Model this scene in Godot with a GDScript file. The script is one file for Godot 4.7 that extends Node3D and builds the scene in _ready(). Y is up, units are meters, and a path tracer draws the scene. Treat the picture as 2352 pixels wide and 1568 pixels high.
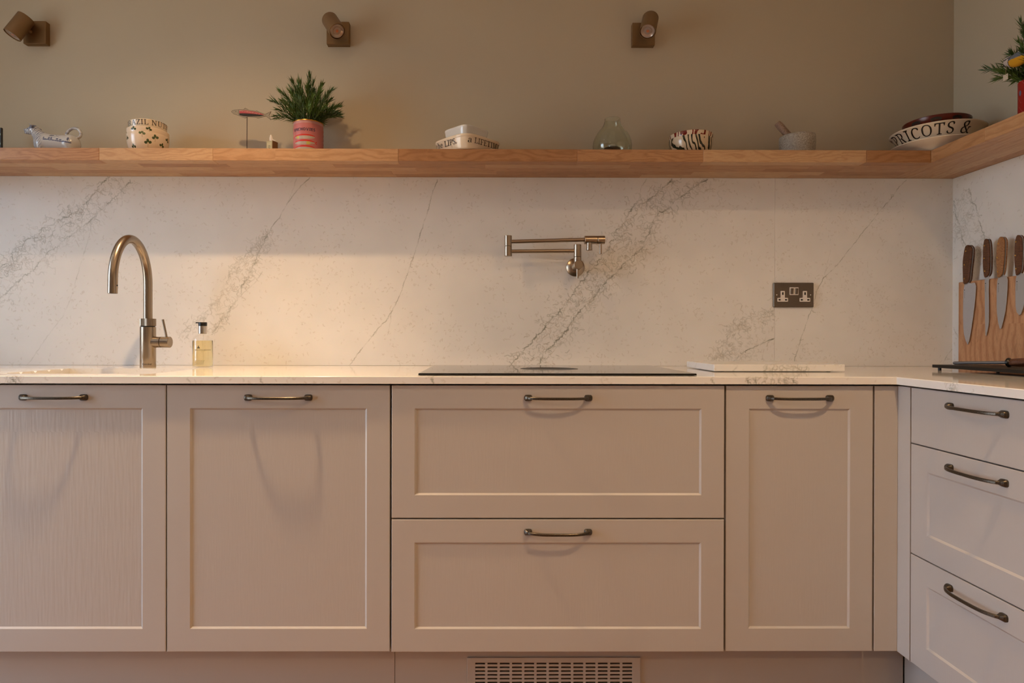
extends Node3D

# ------------------------------------------------------------------ measures (metres)
const WX := 1.6936          # right wall
const ROOM_L := -3.3         # left wall
const ROOM_Z := 5.6         # rear wall
const CEIL := 2.4
const TOP := 0.9            # worktop
const ZC := 0.625           # worktop front
const XC := 1.0892          # front of the right worktop run
const ZD := 0.613           # door fronts
const ZW := 0.615           # wide drawer fronts
const XD := 1.1011          # right drawer fronts
const SB := 1.586           # shelf underside
const ST := 1.6266          # shelf top
const SD := 0.2124          # shelf depth
const SX := 1.466           # front of the right shelf

const LWIN := [0.3, 2.1, 0.05, 2.3]    # glazed doors in the left wall: from, to, sill, head
const E_A := 1.5
const E_CORE := 1.87 * E_A
const E_B := 2.9
const E_C := 1.6  # added fill lamps at the rear
const SKY := 2.9
const LAMP := Color(1.0, 0.655, 0.345)   # light of the ceiling lamps, linear

var rng := RandomNumberGenerator.new()
var used := {}
var M := {}

# ------------------------------------------------------------------ the scene
func _ready() -> void:
	rng.seed = 7
	# camera: a wide lens shifted a little, standing 2.3 m from the splashback
	var cam := Camera3D.new()
	cam.name = "camera"
	cam.projection = Camera3D.PROJECTION_FRUSTUM
	cam.near = 0.05; cam.far = 60.0
	cam.size = cam.near * 1568.0 / 1466.49
	cam.frustum_offset = Vector2(cam.near * (1176.0 - 1130.72) / 1466.49, cam.near * (777.55 - 784.0) / 1466.49)
	add_child(cam)
	cam.transform = Transform3D(Basis(Vector3(0.99998713, 0.00160589, 0.00481214), Vector3(-0.00159138, 0.99999418, -0.00301699), Vector3(-0.00481696, 0.00300929, 0.99998387)), Vector3(0, 1.00574, 2.32636))
	cam.current = true
	# overcast sky seen through the glazed doors on the left; exposure
	var sky := ProceduralSkyMaterial.new()
	sky.sky_top_color = Color(0.72, 0.85, 1.0); sky.sky_horizon_color = Color(0.86, 0.93, 1.0); sky.sky_curve = 0.25
	sky.ground_bottom_color = Color(0.72, 0.73, 0.72); sky.ground_horizon_color = Color(0.76, 0.79, 0.80)
	sky.sky_energy_multiplier = SKY; sky.ground_energy_multiplier = SKY
	sky.sun_angle_max = 1.0
	var env := Environment.new()
	env.background_mode = Environment.BG_SKY
	env.sky = Sky.new(); env.sky.sky_material = sky
	env.tonemap_mode = Environment.TONE_MAPPER_LINEAR
	env.tonemap_exposure = 1.0
	env.sdfgi_enabled = true; env.ssao_enabled = true; env.ssil_enabled = true
	var we := WorldEnvironment.new()
	we.name = "world"
	we.environment = env
	add_child(we)
	# warm ceiling spots: one close to the wall over the sink side, one further out on the right (built in downlight())
	var spots := [
		[Vector3(-0.82, CEIL, 0.80), E_A, 72.0, E_CORE, "round white ceiling downlight above the sink side of the worktop"],
		[Vector3(0.88, CEIL, 1.66), E_B, 72.0, 0.0, "round white ceiling downlight out from the hob"],
		[Vector3(-0.84, CEIL, 3.30), E_C, 85.0, 0.0, "unseen fill downlight added far back on the sink side"],  # this and the next: unseen lamps added as warm fill from the rear
		[Vector3(0.66, CEIL, 3.30), E_C, 85.0, 0.0, "unseen fill downlight added far back on the hob side"]]
	make_materials()
	slab_materials()
	build_room()
	for d in spots: downlight(d[0], d[1], d[2], d[3], d[4])
	build_cabinets()
	build_worktop()
	build_splashback()
	build_shelves()
	build_tap()
	build_pot_filler()
	build_hob()
	build_socket()
	build_offcut()
	build_wall_lamps()
	build_shelf_things()
	build_corner_things()
	build_bottle()

# ------------------------------------------------------------------ mesh builder
class MB:
	var v := PackedVector3Array()
	var n := PackedVector3Array()
	var u := PackedVector2Array()
	var c := PackedColorArray()
	var col := Color(1, 1, 1)
	# triangle given counter-clockwise seen from outside
	func tri(a: Vector3, b: Vector3, d: Vector3, na: Vector3, nb: Vector3, nd: Vector3, ua := Vector2.ZERO, ub := Vector2.ZERO, ud := Vector2.ZERO) -> void:
		v.append_array(PackedVector3Array([a, d, b])); n.append_array(PackedVector3Array([na, nd, nb])); u.append_array(PackedVector2Array([ua, ud, ub]))
		c.append_array(PackedColorArray([col, col, col]))
	func face(p: Array, uv := []) -> void:
		var nn := Vector3.ZERO
		for i in p.size():
			nn += (p[i] as Vector3).cross(p[(i + 1) % p.size()])
		nn = nn.normalized()
		for i in range(1, p.size() - 1):
			if uv.size():
				tri(p[0], p[i], p[i + 1], nn, nn, nn, uv[0], uv[i], uv[i + 1])
			else:
				tri(p[0], p[i], p[i + 1], nn, nn, nn)
	func quad_n(a: Vector3, b: Vector3, d: Vector3, e: Vector3, na: Vector3, nb: Vector3, nd: Vector3, ne: Vector3, ua := Vector2.ZERO, ub := Vector2.ZERO, ud := Vector2.ZERO, ue := Vector2.ZERO) -> void:
		tri(a, b, d, na, nb, nd, ua, ub, ud); tri(a, d, e, na, nd, ne, ua, ud, ue)
	# box between two corners, edges chamfered by b
	func box(lo: Vector3, hi: Vector3, b := 0.0) -> void:
		var bb: float = minf(b, 0.49 * minf(hi.x - lo.x, minf(hi.y - lo.y, hi.z - lo.z)))
		var ctr := (lo + hi) / 2.0
		var h := (hi - lo) / 2.0
		var P := func(sx, sy, sz, ax):  # corner of the face across ax
			var q := Vector3(sx * h.x, sy * h.y, sz * h.z)
			if ax != 0: q.x -= sx * bb
			if ax != 1: q.y -= sy * bb
			if ax != 2: q.z -= sz * bb
			return ctr + q
		var put := func(pts: Array):
			var mid := Vector3.ZERO
			for q in pts: mid += q
			mid /= pts.size()
			var nn: Vector3 = (pts[1] - pts[0]).cross(pts[2] - pts[0])
			if nn.dot(mid - ctr) < 0: pts.reverse()
			face(pts)
		for s in [-1, 1]:
			put.call([P.call(s, -1, -1, 0), P.call(s, 1, -1, 0), P.call(s, 1, 1, 0), P.call(s, -1, 1, 0)])
			put.call([P.call(-1, s, -1, 1), P.call(1, s, -1, 1), P.call(1, s, 1, 1), P.call(-1, s, 1, 1)])
			put.call([P.call(-1, -1, s, 2), P.call(1, -1, s, 2), P.call(1, 1, s, 2), P.call(-1, 1, s, 2)])
		if bb > 0.0:
			for s in [-1, 1]:
				for t in [-1, 1]:
					put.call([P.call(s, t, -1, 0), P.call(s, t, 1, 0), P.call(s, t, 1, 1), P.call(s, t, -1, 1)])
					put.call([P.call(s, -1, t, 0), P.call(s, 1, t, 0), P.call(s, 1, t, 2), P.call(s, -1, t, 2)])
					put.call([P.call(-1, s, t, 1), P.call(1, s, t, 1), P.call(1, s, t, 2), P.call(-1, s, t, 2)])
					for w in [-1, 1]:
						put.call([P.call(s, t, w, 0), P.call(s, t, w, 1), P.call(s, t, w, 2)])
	# turned shape: prof = points (radius, height) from the outside bottom up; vv = texture v per point
	func lathe(prof: Array, seg := 48, vv := [], at := Vector3.ZERO, crease := 0.75) -> void:
		var m := prof.size()
		var sn := []
		for i in m - 1:
			var d: Vector2 = prof[i + 1] - prof[i]
			sn.append(Vector2(d.y, -d.x).normalized())
		for i in m - 1:
			var p0: Vector2 = prof[i]
			var p1: Vector2 = prof[i + 1]
			if p0.distance_to(p1) < 1e-7: continue
			var n0: Vector2 = sn[i]
			var n1: Vector2 = sn[i]
			if i > 0 and sn[i].dot(sn[i - 1]) > crease: n0 = (sn[i] + sn[i - 1]).normalized()
			if i < m - 2 and sn[i].dot(sn[i + 1]) > crease: n1 = (sn[i] + sn[i + 1]).normalized()
			var v0: float = vv[i] if vv.size() else float(i) / (m - 1)
			var v1: float = vv[i + 1] if vv.size() else float(i + 1) / (m - 1)
			for k in seg:
				var a := TAU * k / seg - PI
				var b := TAU * (k + 1) / seg - PI
				var da := Vector3(sin(a), 0, cos(a))
				var db := Vector3(sin(b), 0, cos(b))
				var ua := float(k) / seg
				var ub := float(k + 1) / seg
				var A := at + da * p0.x + Vector3.UP * p0.y
				var B := at + db * p0.x + Vector3.UP * p0.y
				var C := at + db * p1.x + Vector3.UP * p1.y
				var D := at + da * p1.x + Vector3.UP * p1.y
				var nA := da * n0.x + Vector3.UP * n0.y
				var nB := db * n0.x + Vector3.UP * n0.y
				var nC := db * n1.x + Vector3.UP * n1.y
				var nD := da * n1.x + Vector3.UP * n1.y
				if p0.x > 1e-6: tri(A, B, C, nA, nB, nC, Vector2(ua, v0), Vector2(ub, v0), Vector2(ub, v1))
				if p1.x > 1e-6: tri(A, C, D, nA, nC, nD, Vector2(ua, v0), Vector2(ub, v1), Vector2(ua, v1))
	# swept section: ring = points of a closed section (x across, y up), path of points, scale per point
	func sweep(path: Array, ring: Array, sc := [], up0 := Vector3.UP, smooth := true, caps := true) -> void:
		var m := path.size()
		var rn := ring.size()
		var rings := []
		var norms := []
		var up := up0
		for i in m:
			var t: Vector3 = ((path[mini(i + 1, m - 1)] as Vector3) - (path[maxi(i - 1, 0)] as Vector3)).normalized()
			var x := up.cross(t)
			if x.length() < 1e-4: x = Vector3.RIGHT.cross(t)
			x = x.normalized()
			var y := t.cross(x).normalized()
			up = y
			var s = sc[i] if sc.size() else 1.0
			var sv: Vector2 = s if s is Vector2 else Vector2(s, s)
			var r := []
			var q := []
			for k in rn:
				var p: Vector2 = ring[k]
				r.append((path[i] as Vector3) + x * (p.x * sv.x) + y * (p.y * sv.y))
				q.append((x * p.x + y * p.y).normalized())
			rings.append(r); norms.append(q)
		for i in m - 1:
			for k in rn:
				var j := (k + 1) % rn
				var A = rings[i][k]; var B = rings[i][j]; var C = rings[i + 1][j]; var D = rings[i + 1][k]
				if smooth:
					quad_n(A, B, C, D, norms[i][k], norms[i][j], norms[i + 1][j], norms[i + 1][k], Vector2(float(k) / rn, float(i) / m), Vector2(float(k + 1) / rn, float(i) / m), Vector2(float(k + 1) / rn, float(i + 1) / m), Vector2(float(k) / rn, float(i + 1) / m))
				else:
					face([A, B, C, D])
		if caps:
			var a: Array = rings[0].duplicate(); a.reverse()
			face(a); face(rings[m - 1])
	static func circle(r: float, seg := 16) -> Array:
		var o := []
		for k in seg: o.append(Vector2(cos(TAU * k / seg), sin(TAU * k / seg)) * r)
		return o
	# outline in the xy plane pulled from z0 to z1, rims chamfered by b
	func extrude(poly: Array, z0: float, z1: float, b := 0.0, smooth := false) -> void:
		var pts := PackedVector2Array(poly)
		if Geometry2D.is_polygon_clockwise(pts): pts.reverse()
		var inner := pts
		if b > 0.0:
			inner = PackedVector2Array()
			var m0 := pts.size()
			for i in m0:
				var e0 := (pts[i] - pts[(i + m0 - 1) % m0]).normalized()
				var e1 := (pts[(i + 1) % m0] - pts[i]).normalized()
				var nn := (Vector2(-e0.y, e0.x) + Vector2(-e1.y, e1.x))
				nn = nn.normalized() / maxf(0.5, nn.length() / 2.0)
				inner.append(pts[i] + nn * b)
		var idx := Geometry2D.triangulate_polygon(inner)
		for i in range(0, idx.size(), 3):
			var a := inner[idx[i]]; var d := inner[idx[i + 1]]; var e := inner[idx[i + 2]]
			if (d - a).cross(e - a) < 0: var t := d; d = e; e = t
			face([Vector3(a.x, a.y, z1), Vector3(d.x, d.y, z1), Vector3(e.x, e.y, z1)])
			face([Vector3(a.x, a.y, z0), Vector3(e.x, e.y, z0), Vector3(d.x, d.y, z0)])
		var m := pts.size()
		var vn := []
		for i in m:
			var e0 := (pts[i] - pts[(i + m - 1) % m]).normalized()
			var e1 := (pts[(i + 1) % m] - pts[i]).normalized()
			var o := (Vector2(e0.y, -e0.x) + Vector2(e1.y, -e1.x)).normalized()
			vn.append(Vector3(o.x, o.y, 0))
		for i in m:
			var j := (i + 1) % m
			var A := Vector3(pts[i].x, pts[i].y, z0 + b); var B := Vector3(pts[j].x, pts[j].y, z0 + b)
			var C := Vector3(pts[j].x, pts[j].y, z1 - b); var D := Vector3(pts[i].x, pts[i].y, z1 - b)
			if smooth: quad_n(A, B, C, D, vn[i], vn[j], vn[j], vn[i])
			else: face([A, B, C, D])
			if b > 0.0:
				face([D, C, Vector3(inner[j].x, inner[j].y, z1), Vector3(inner[i].x, inner[i].y, z1)])
				face([B, A, Vector3(inner[i].x, inner[i].y, z0), Vector3(inner[j].x, inner[j].y, z0)])
	func moved(x: Transform3D) -> MB:
		for i in v.size():
			v[i] = x * v[i]; n[i] = (x.basis * n[i]).normalized()
		return self
	func add(o: MB) -> void:
		v.append_array(o.v); n.append_array(o.n); u.append_array(o.u); c.append_array(o.c)
	func mesh() -> ArrayMesh:
		var a := []
		a.resize(Mesh.ARRAY_MAX)
		a[Mesh.ARRAY_VERTEX] = v; a[Mesh.ARRAY_NORMAL] = n; a[Mesh.ARRAY_TEX_UV] = u; a[Mesh.ARRAY_COLOR] = c
		var am := ArrayMesh.new()
		am.add_surface_from_arrays(Mesh.PRIMITIVE_TRIANGLES, a)
		return am

# ------------------------------------------------------------------ naming
func numbered(called: String) -> String:
	used[called] = used.get(called, -1) + 1
	return called if used[called] == 0 else "%s_%03d" % [called, used[called]]

func tag(o: Node, label: String, category: String, group := "") -> Node:
	o.set_meta("label", label); o.set_meta("category", category)
	if group: o.set_meta("group", group)
	return o

func thing(called: String, label: String, category: String, at := Vector3.ZERO, turn := 0.0, group := "") -> Node3D:
	var o := Node3D.new()
	o.name = numbered(called)
	add_child(o, true)
	o.position = at; o.rotation.y = turn
	tag(o, label, category, group)
	return o

func obj(called: String, shape, m: Material, parent: Node = self, at := Vector3.ZERO) -> MeshInstance3D:
	var o := MeshInstance3D.new()
	o.name = numbered(called) if parent == self else called
	o.mesh = shape.mesh() if shape is MB else shape
	o.material_override = m
	o.cast_shadow = GeometryInstance3D.SHADOW_CASTING_SETTING_ON
	parent.add_child(o, true)
	o.position = at
	return o

func struct(called: String, shape, m: Material, label := "") -> MeshInstance3D:
	var o := obj(called, shape, m)
	o.set_meta("kind", "structure")
	if label: o.set_meta("label", label)
	return o

func bx(lo: Vector3, hi: Vector3, b := 0.0) -> MB:
	var m := MB.new()
	m.box(lo, hi, b)
	return m

func rod(path: Array, r, seg := 16, caps := true) -> MB:
	var m := MB.new()
	if r is Array: m.sweep(path, MB.circle(1.0, seg), r, Vector3(0.13, 1, 0.21).normalized(), true, caps)
	else: m.sweep(path, MB.circle(r, seg), [], Vector3(0.13, 1, 0.21).normalized(), true, caps)
	return m

# cylinder with softened rims along an axis: turned about y, then laid along "dir"
func drum(at: Vector3, dir: Vector3, r: float, l: float, b := 0.0006, seg := 40) -> MB:
	var m := MB.new()
	m.lathe([Vector2(0, 0), Vector2(r - b, 0), Vector2(r, b), Vector2(r, l - b), Vector2(r - b, l), Vector2(0, l)], seg)
	return m.moved(Transform3D(along(dir), at))

func along(dir: Vector3) -> Basis:
	var y := dir.normalized()
	var x := y.cross(Vector3.BACK)
	if x.length() < 0.01: x = Vector3.RIGHT
	x = x.normalized()
	return Basis(x, y, x.cross(y))

# lettering: flat letters of a little thickness, every corner sent through "place" (x along the line, y up, z out)
func letters(said: String, font: String, cap: float, place: Callable, bold := 400, italic := false, spread := 0.0) -> MB:
	var f := SystemFont.new()
	f.font_names = PackedStringArray([font])
	f.font_weight = bold
	f.font_italic = italic
	var out := MB.new()
	var t := TextMesh.new()
	t.font = f; t.font_size = 64; t.pixel_size = cap / 46.0; t.depth = 0.0; t.curve_step = 1.2
	t.horizontal_alignment = HORIZONTAL_ALIGNMENT_LEFT; t.vertical_alignment = VERTICAL_ALIGNMENT_BOTTOM
	var x0 := 0.0
	for ch in said:
		if ch == " ":
			x0 += cap * 0.42; continue
		t.text = ch
		var ar := t.get_mesh_arrays()
		var vs: PackedVector3Array = ar[Mesh.ARRAY_VERTEX]
		var ns: PackedVector3Array = ar[Mesh.ARRAY_NORMAL]
		var ix = ar[Mesh.ARRAY_INDEX]
		if ix == null or ix.size() == 0: ix = PackedInt32Array(range(vs.size()))
		var lo := 1e9; var hi := -1e9
		for p in vs: lo = minf(lo, p.x); hi = maxf(hi, p.x)
		for i in range(0, ix.size(), 3):
			if absf(ns[ix[i]].z) < 0.5 or ns[ix[i]].z < 0: continue
			var q := []
			for k in 3:
				var p := vs[ix[i + k]]
				q.append(Vector3(p.x - lo + x0, p.y, 0.0))
			_fine(out, q, place, cap * 0.3)
		x0 += hi - lo + cap * (0.09 + spread)
	return out

# cut long triangles so that bent letters follow their surface
func _fine(out: MB, q: Array, place: Callable, most: float) -> void:
	var big := 0
	var bl := 0.0
	for k in 3:
		var l: float = q[k].distance_to(q[(k + 1) % 3])
		if l > bl: bl = l; big = k
	if bl > most:
		var a = q[big]; var b = q[(big + 1) % 3]; var d = q[(big + 2) % 3]
		var m = (a + b) / 2.0
		_fine(out, [a, m, d], place, most); _fine(out, [m, b, d], place, most)
		return
	var A: Vector3 = place.call(q[0]); var B: Vector3 = place.call(q[1]); var C: Vector3 = place.call(q[2])
	var nn := (B - A).cross(C - A).normalized()
	var o: Vector3 = place.call(q[0] + Vector3(0, 0, 0.001)) - A
	if nn.dot(o) < 0: out.tri(A, C, B, -nn, -nn, -nn)
	else: out.tri(A, B, C, nn, nn, nn)

# letters round a turned shape: radius given by a profile, middle of the line at angle phi
func ring_letters(said: String, font: String, cap: float, prof: Array, y0: float, phi: float, length: float, bold := 400, spread := 0.0, off := 0.0004) -> MB:
	var place := func(p: Vector3) -> Vector3:
		var y := y0 + p.y
		var r := radius_at(prof, y)
		var a := phi + (p.x - length / 2.0) / radius_at(prof, y0 + cap / 2)
		return Vector3(sin(a), 0, cos(a)) * (r + off + p.z) + Vector3.UP * y
	return letters(said, font, cap, place, bold, false, spread)

func radius_at(prof: Array, y: float) -> float:
	for i in prof.size() - 1:
		var a: Vector2 = prof[i]; var b: Vector2 = prof[i + 1]
		if (y - a.y) * (y - b.y) <= 0 and absf(b.y - a.y) > 1e-6: return lerpf(a.x, b.x, (y - a.y) / (b.y - a.y))
	return prof[prof.size() - 1].x

# ------------------------------------------------------------------ bodies from a distance field, meshed as surface nets
func smin(a: float, b: float, k: float) -> float:
	var h := maxf(k - absf(a - b), 0.0) / k
	return minf(a, b) - h * h * k * 0.25

func capsule(p: Vector3, a: Vector3, b: Vector3, ra: float, rb: float) -> float:
	var ba := b - a
	var h := clampf((p - a).dot(ba) / ba.length_squared(), 0.0, 1.0)
	return p.distance_to(a + ba * h) - lerpf(ra, rb, h)

func ellipsoid(p: Vector3, ctr: Vector3, r: Vector3) -> float:
	var q := (p - ctr) / r
	var k0 := q.length()
	var k1 := (q / r).length()
	return k0 * (k0 - 1.0) / maxf(k1, 1e-6)

func nets(lo: Vector3, hi: Vector3, cell: float, field: Callable, paint: Callable) -> MB:
	var nx := int((hi.x - lo.x) / cell) + 2
	var ny := int((hi.y - lo.y) / cell) + 2
	var nz := int((hi.z - lo.z) / cell) + 2
	var f := PackedFloat32Array()
	f.resize(nx * ny * nz)
	for i in nx:
		for j in ny:
			for k in nz:
				f[(i * ny + j) * nz + k] = field.call(lo + Vector3(i, j, k) * cell)
	var at := {}
	var grad := func(p: Vector3) -> Vector3:
		var e := cell * 0.4
		return Vector3(field.call(p + Vector3(e, 0, 0)) - field.call(p - Vector3(e, 0, 0)), field.call(p + Vector3(0, e, 0)) - field.call(p - Vector3(0, e, 0)), field.call(p + Vector3(0, 0, e)) - field.call(p - Vector3(0, 0, e))).normalized()
	for i in nx - 1:
		for j in ny - 1:
			for k in nz - 1:
				var b := (i * ny + j) * nz + k
				var neg := 0
				for d in 8:
					if f[b + (d & 1) * ny * nz + ((d >> 1) & 1) * nz + (d >> 2)] < 0: neg += 1
				if neg == 0 or neg == 8: continue
				var sum := Vector3.ZERO
				var cnt := 0
				for d in 8:
					for ax in 3:
						if (d >> ax) & 1: continue
						var e := d | (1 << ax)
						var fa := f[b + (d & 1) * ny * nz + ((d >> 1) & 1) * nz + (d >> 2)]
						var fb := f[b + (e & 1) * ny * nz + ((e >> 1) & 1) * nz + (e >> 2)]
						if (fa < 0) == (fb < 0): continue
						var t := fa / (fa - fb)
						var pa := Vector3(d & 1, (d >> 1) & 1, d >> 2)
						var pb := Vector3(e & 1, (e >> 1) & 1, e >> 2)
						sum += pa.lerp(pb, t); cnt += 1
				var p := lo + (Vector3(i, j, k) + sum / cnt) * cell
				at[b] = [p, grad.call(p), paint.call(p)]
	var out := MB.new()
	var step := [ny * nz, nz, 1]
	for i in range(1, nx - 1):
		for j in range(1, ny - 1):
			for k in range(1, nz - 1):
				var b := (i * ny + j) * nz + k
				for ax in 3:
					var fa := f[b]; var fb := f[b + step[ax]]
					if (fa < 0) == (fb < 0): continue
					var s1: int = step[(ax + 1) % 3]; var s2: int = step[(ax + 2) % 3]
					var q := [b, b - s1, b - s1 - s2, b - s2]
					var ok := true
					for w in q: ok = ok and at.has(w)
					if not ok: continue
					if fa >= 0: q.reverse()
					for t in [[0, 1, 2], [0, 2, 3]]:
						var A = at[q[t[0]]]; var B = at[q[t[1]]]; var C = at[q[t[2]]]
						out.v.append_array(PackedVector3Array([A[0], C[0], B[0]]))
						out.n.append_array(PackedVector3Array([A[1], C[1], B[1]]))
						out.u.append_array(PackedVector2Array([Vector2.ZERO, Vector2.ZERO, Vector2.ZERO]))
						out.c.append_array(PackedColorArray([A[2], C[2], B[2]]))
	return out

# ------------------------------------------------------------------ materials
func mat(key: String, color: Color, rough := 0.5, metal := 0.0, spec := 0.5) -> StandardMaterial3D:
	var m := StandardMaterial3D.new()
	m.resource_name = key
	m.albedo_color = color
	m.roughness = rough
	m.metallic = metal
	m.metallic_specular = spec
	M[key] = m
	return m

func noise(freq: float, s: int, oct := 3) -> FastNoiseLite:
	var f := FastNoiseLite.new()
	f.noise_type = FastNoiseLite.TYPE_SIMPLEX_SMOOTH
	f.frequency = freq; f.seed = s; f.fractal_octaves = oct
	return f

# relief of a streaky or speckled surface, tiling is not needed at these sizes
func streak_normal(w: int, h: int, fx: float, fy: float, s: int, strength: float) -> ImageTexture:
	var a := noise(1.0, s, 2)
	var im := Image.create(w, h, false, Image.FORMAT_RGBA8)
	for y in h:
		for x in w:
			var g := 0.5 + 0.5 * a.get_noise_2d(x * fx, y * fy)
			im.set_pixel(x, y, Color(g, g, g))
	im.bump_map_to_normal_map(strength)
	return ImageTexture.create_from_image(im)

# wood: growth rings seen along the grain (u), pores as short dark dashes
func wood(w: int, h: int, light: Color, dark: Color, s: int, rings: float, wave: float, pores: int) -> ImageTexture:
	var im := Image.create(w, h, false, Image.FORMAT_RGBA8)
	var bend := noise(1.0, s, 3)
	var fine := noise(1.0, s + 7, 2)
	for y in h:
		for x in w:
			var u := float(x) / w; var v := float(y) / h
			var d := v * rings + wave * bend.get_noise_2d(u * 2.2, v * 1.6)
			var ring := pow(0.5 + 0.5 * sin(d * TAU), 2.2)
			var f := 0.5 + 0.5 * fine.get_noise_2d(u * 26.0, v * 150.0)
			im.set_pixel(x, y, light.lerp(dark, clampf(0.62 * ring + 0.42 * f - 0.12, 0.0, 1.0)))
	var r := RandomNumberGenerator.new()
	r.seed = s
	for i in pores:
		var x := r.randi_range(0, w - 1); var y := r.randi_range(0, h - 1)
		for k in r.randi_range(5, 26):
			var xx := (x + k) % w
			im.set_pixel(xx, y, im.get_pixel(xx, y).lerp(dark.darkened(0.2), 0.3))
	return ImageTexture.create_from_image(im)

# quartz: white ground, grey-green veins along given lines (metres), lace round them, fine brown threads everywhere
func quartz(w: int, h: int, lo: Vector2, hi: Vector2, veins: Array, lace: Array, s: int, threads: int, keep_x := 1e9) -> ImageTexture:
	var green := PackedFloat32Array(); green.resize(w * h)
	var brown := PackedFloat32Array(); brown.resize(w * h)
	var r := RandomNumberGenerator.new()
	r.seed = s
	var k := Vector2(w / (hi.x - lo.x), h / (hi.y - lo.y))
	var spot := func(buf: PackedFloat32Array, p: Vector2, a: float) -> void:
		var q := Vector2((p.x - lo.x) * k.x, (hi.y - p.y) * k.y)
		if p.x > keep_x: return
		var x := int(floor(q.x)); var y := int(floor(q.y))
		if x < 0 or y < 0 or x >= w - 1 or y >= h - 1: return
		var fx := q.x - x; var fy := q.y - y
		for d in [[0, 0, (1 - fx) * (1 - fy)], [1, 0, fx * (1 - fy)], [0, 1, (1 - fx) * fy], [1, 1, fx * fy]]:
			var at: int = (y + d[1]) * w + x + d[0]
			buf[at] = maxf(buf[at], a * minf(1.0, d[2] * 1.6))
	var px := 0.6 / k.x
	var wander := noise(1.0, s + 3, 4)
	# threads
	var where := noise(5.0, s + 1, 2)
	for i in threads:
		var p := Vector2(r.randf_range(lo.x, hi.x), r.randf_range(lo.y, hi.y))
		var m := where.get_noise_2dv(p)
		if r.randf() > 0.38 + 0.9 * m: continue
		var a := r.randf() * TAU
		var turn := r.randf_range(-0.35, 0.35)
		var al := r.randf_range(0.06, 0.2)
		for j in int(r.randf_range(0.003, 0.014) / px):
			spot.call(brown, p, al)
			p += Vector2(cos(a), sin(a)) * px
			a += turn + r.randf_range(-0.5, 0.5)
	# lace: [points, spread, count, strength]
	for l in lace:
		var pts: Array = l[0]
		for i in l[2]:
			var g := r.randi_range(0, pts.size() - 2)
			var p: Vector2 = (pts[g] as Vector2).lerp(pts[g + 1], r.randf())
			p += Vector2(r.randfn(), r.randfn()) * l[1] + Vector2(l[4] if l.size() > 4 else 0.0, 0)
			var a := r.randf() * TAU
			var al: float = l[3] * r.randf_range(0.2, 0.75)
			var sw := r.randf_range(-0.12, 0.12)
			for j in int(r.randf_range(0.008, 0.035) / px):
				spot.call(green if i % 3 else brown, p, al)
				p += Vector2(cos(a), sin(a)) * px
				a += sw + r.randf_range(-0.55, 0.55)
				if r.randf() < 0.03: sw = -sw
	# veins: [points, jitter, strength, width]
	for vn in veins:
		var pts: Array = vn[0]
		var run := 0.0
		for g in pts.size() - 1:
			var a: Vector2 = pts[g]; var b: Vector2 = pts[g + 1]
			var side := (b - a).orthogonal().normalized()
			var steps := int(a.distance_to(b) / px) + 1
			for j in steps:
				var t := float(j) / steps
				var q := a.lerp(b, t)
				run += a.distance_to(b) / steps
				var off: float = vn[1] * (wander.get_noise_2d(run * 38.0, g * 0.01 + vn[2] * 9.0) + 0.8 * wander.get_noise_2d(run * 150.0, 4.0 + vn[2]))
				var bold := clampf(0.55 + 0.9 * wander.get_noise_2d(run * 22.0, 17.0), 0.12, 1.0)
				q += side * off
				spot.call(green, q, vn[2] * bold)
				if bold > 0.6: spot.call(green, q + side * px * vn[3], vn[2] * (bold - 0.3))
				if bold > 0.8: spot.call(green, q - side * px * vn[3], vn[2] * (bold - 0.4))
				if r.randf() < 0.012 * vn[3]:   # a short branch
					var p := q; var ang := (b - a).angle() + r.randf_range(0.5, 2.4) * (1 if r.randf() < 0.5 else -1)
					for m in int(r.randf_range(0.006, 0.02) / px):
						spot.call(green, p, vn[2] * 0.5); p += Vector2(cos(ang), sin(ang)) * px; ang += r.randf_range(-0.5, 0.5)
	var im := Image.create(w, h, false, Image.FORMAT_RGB8)
	var cloud := noise(0.012, s + 5, 2)
	var base := Color(0.895, 0.885, 0.868)
	var G := Color(0.36, 0.37, 0.31)
	var B := Color(0.47, 0.39, 0.29)
	for y in h:
		for x in w:
			var c := base
			var sh := 0.012 * cloud.get_noise_2d(x, y)
			c = Color(c.r + sh, c.g + sh, c.b + sh)
			var at := y * w + x
			if brown[at] > 0.0: c = c.lerp(B, brown[at])
			if green[at] > 0.0: c = c.lerp(G, green[at])
			im.set_pixel(x, y, c)
	return ImageTexture.create_from_image(im)

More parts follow.
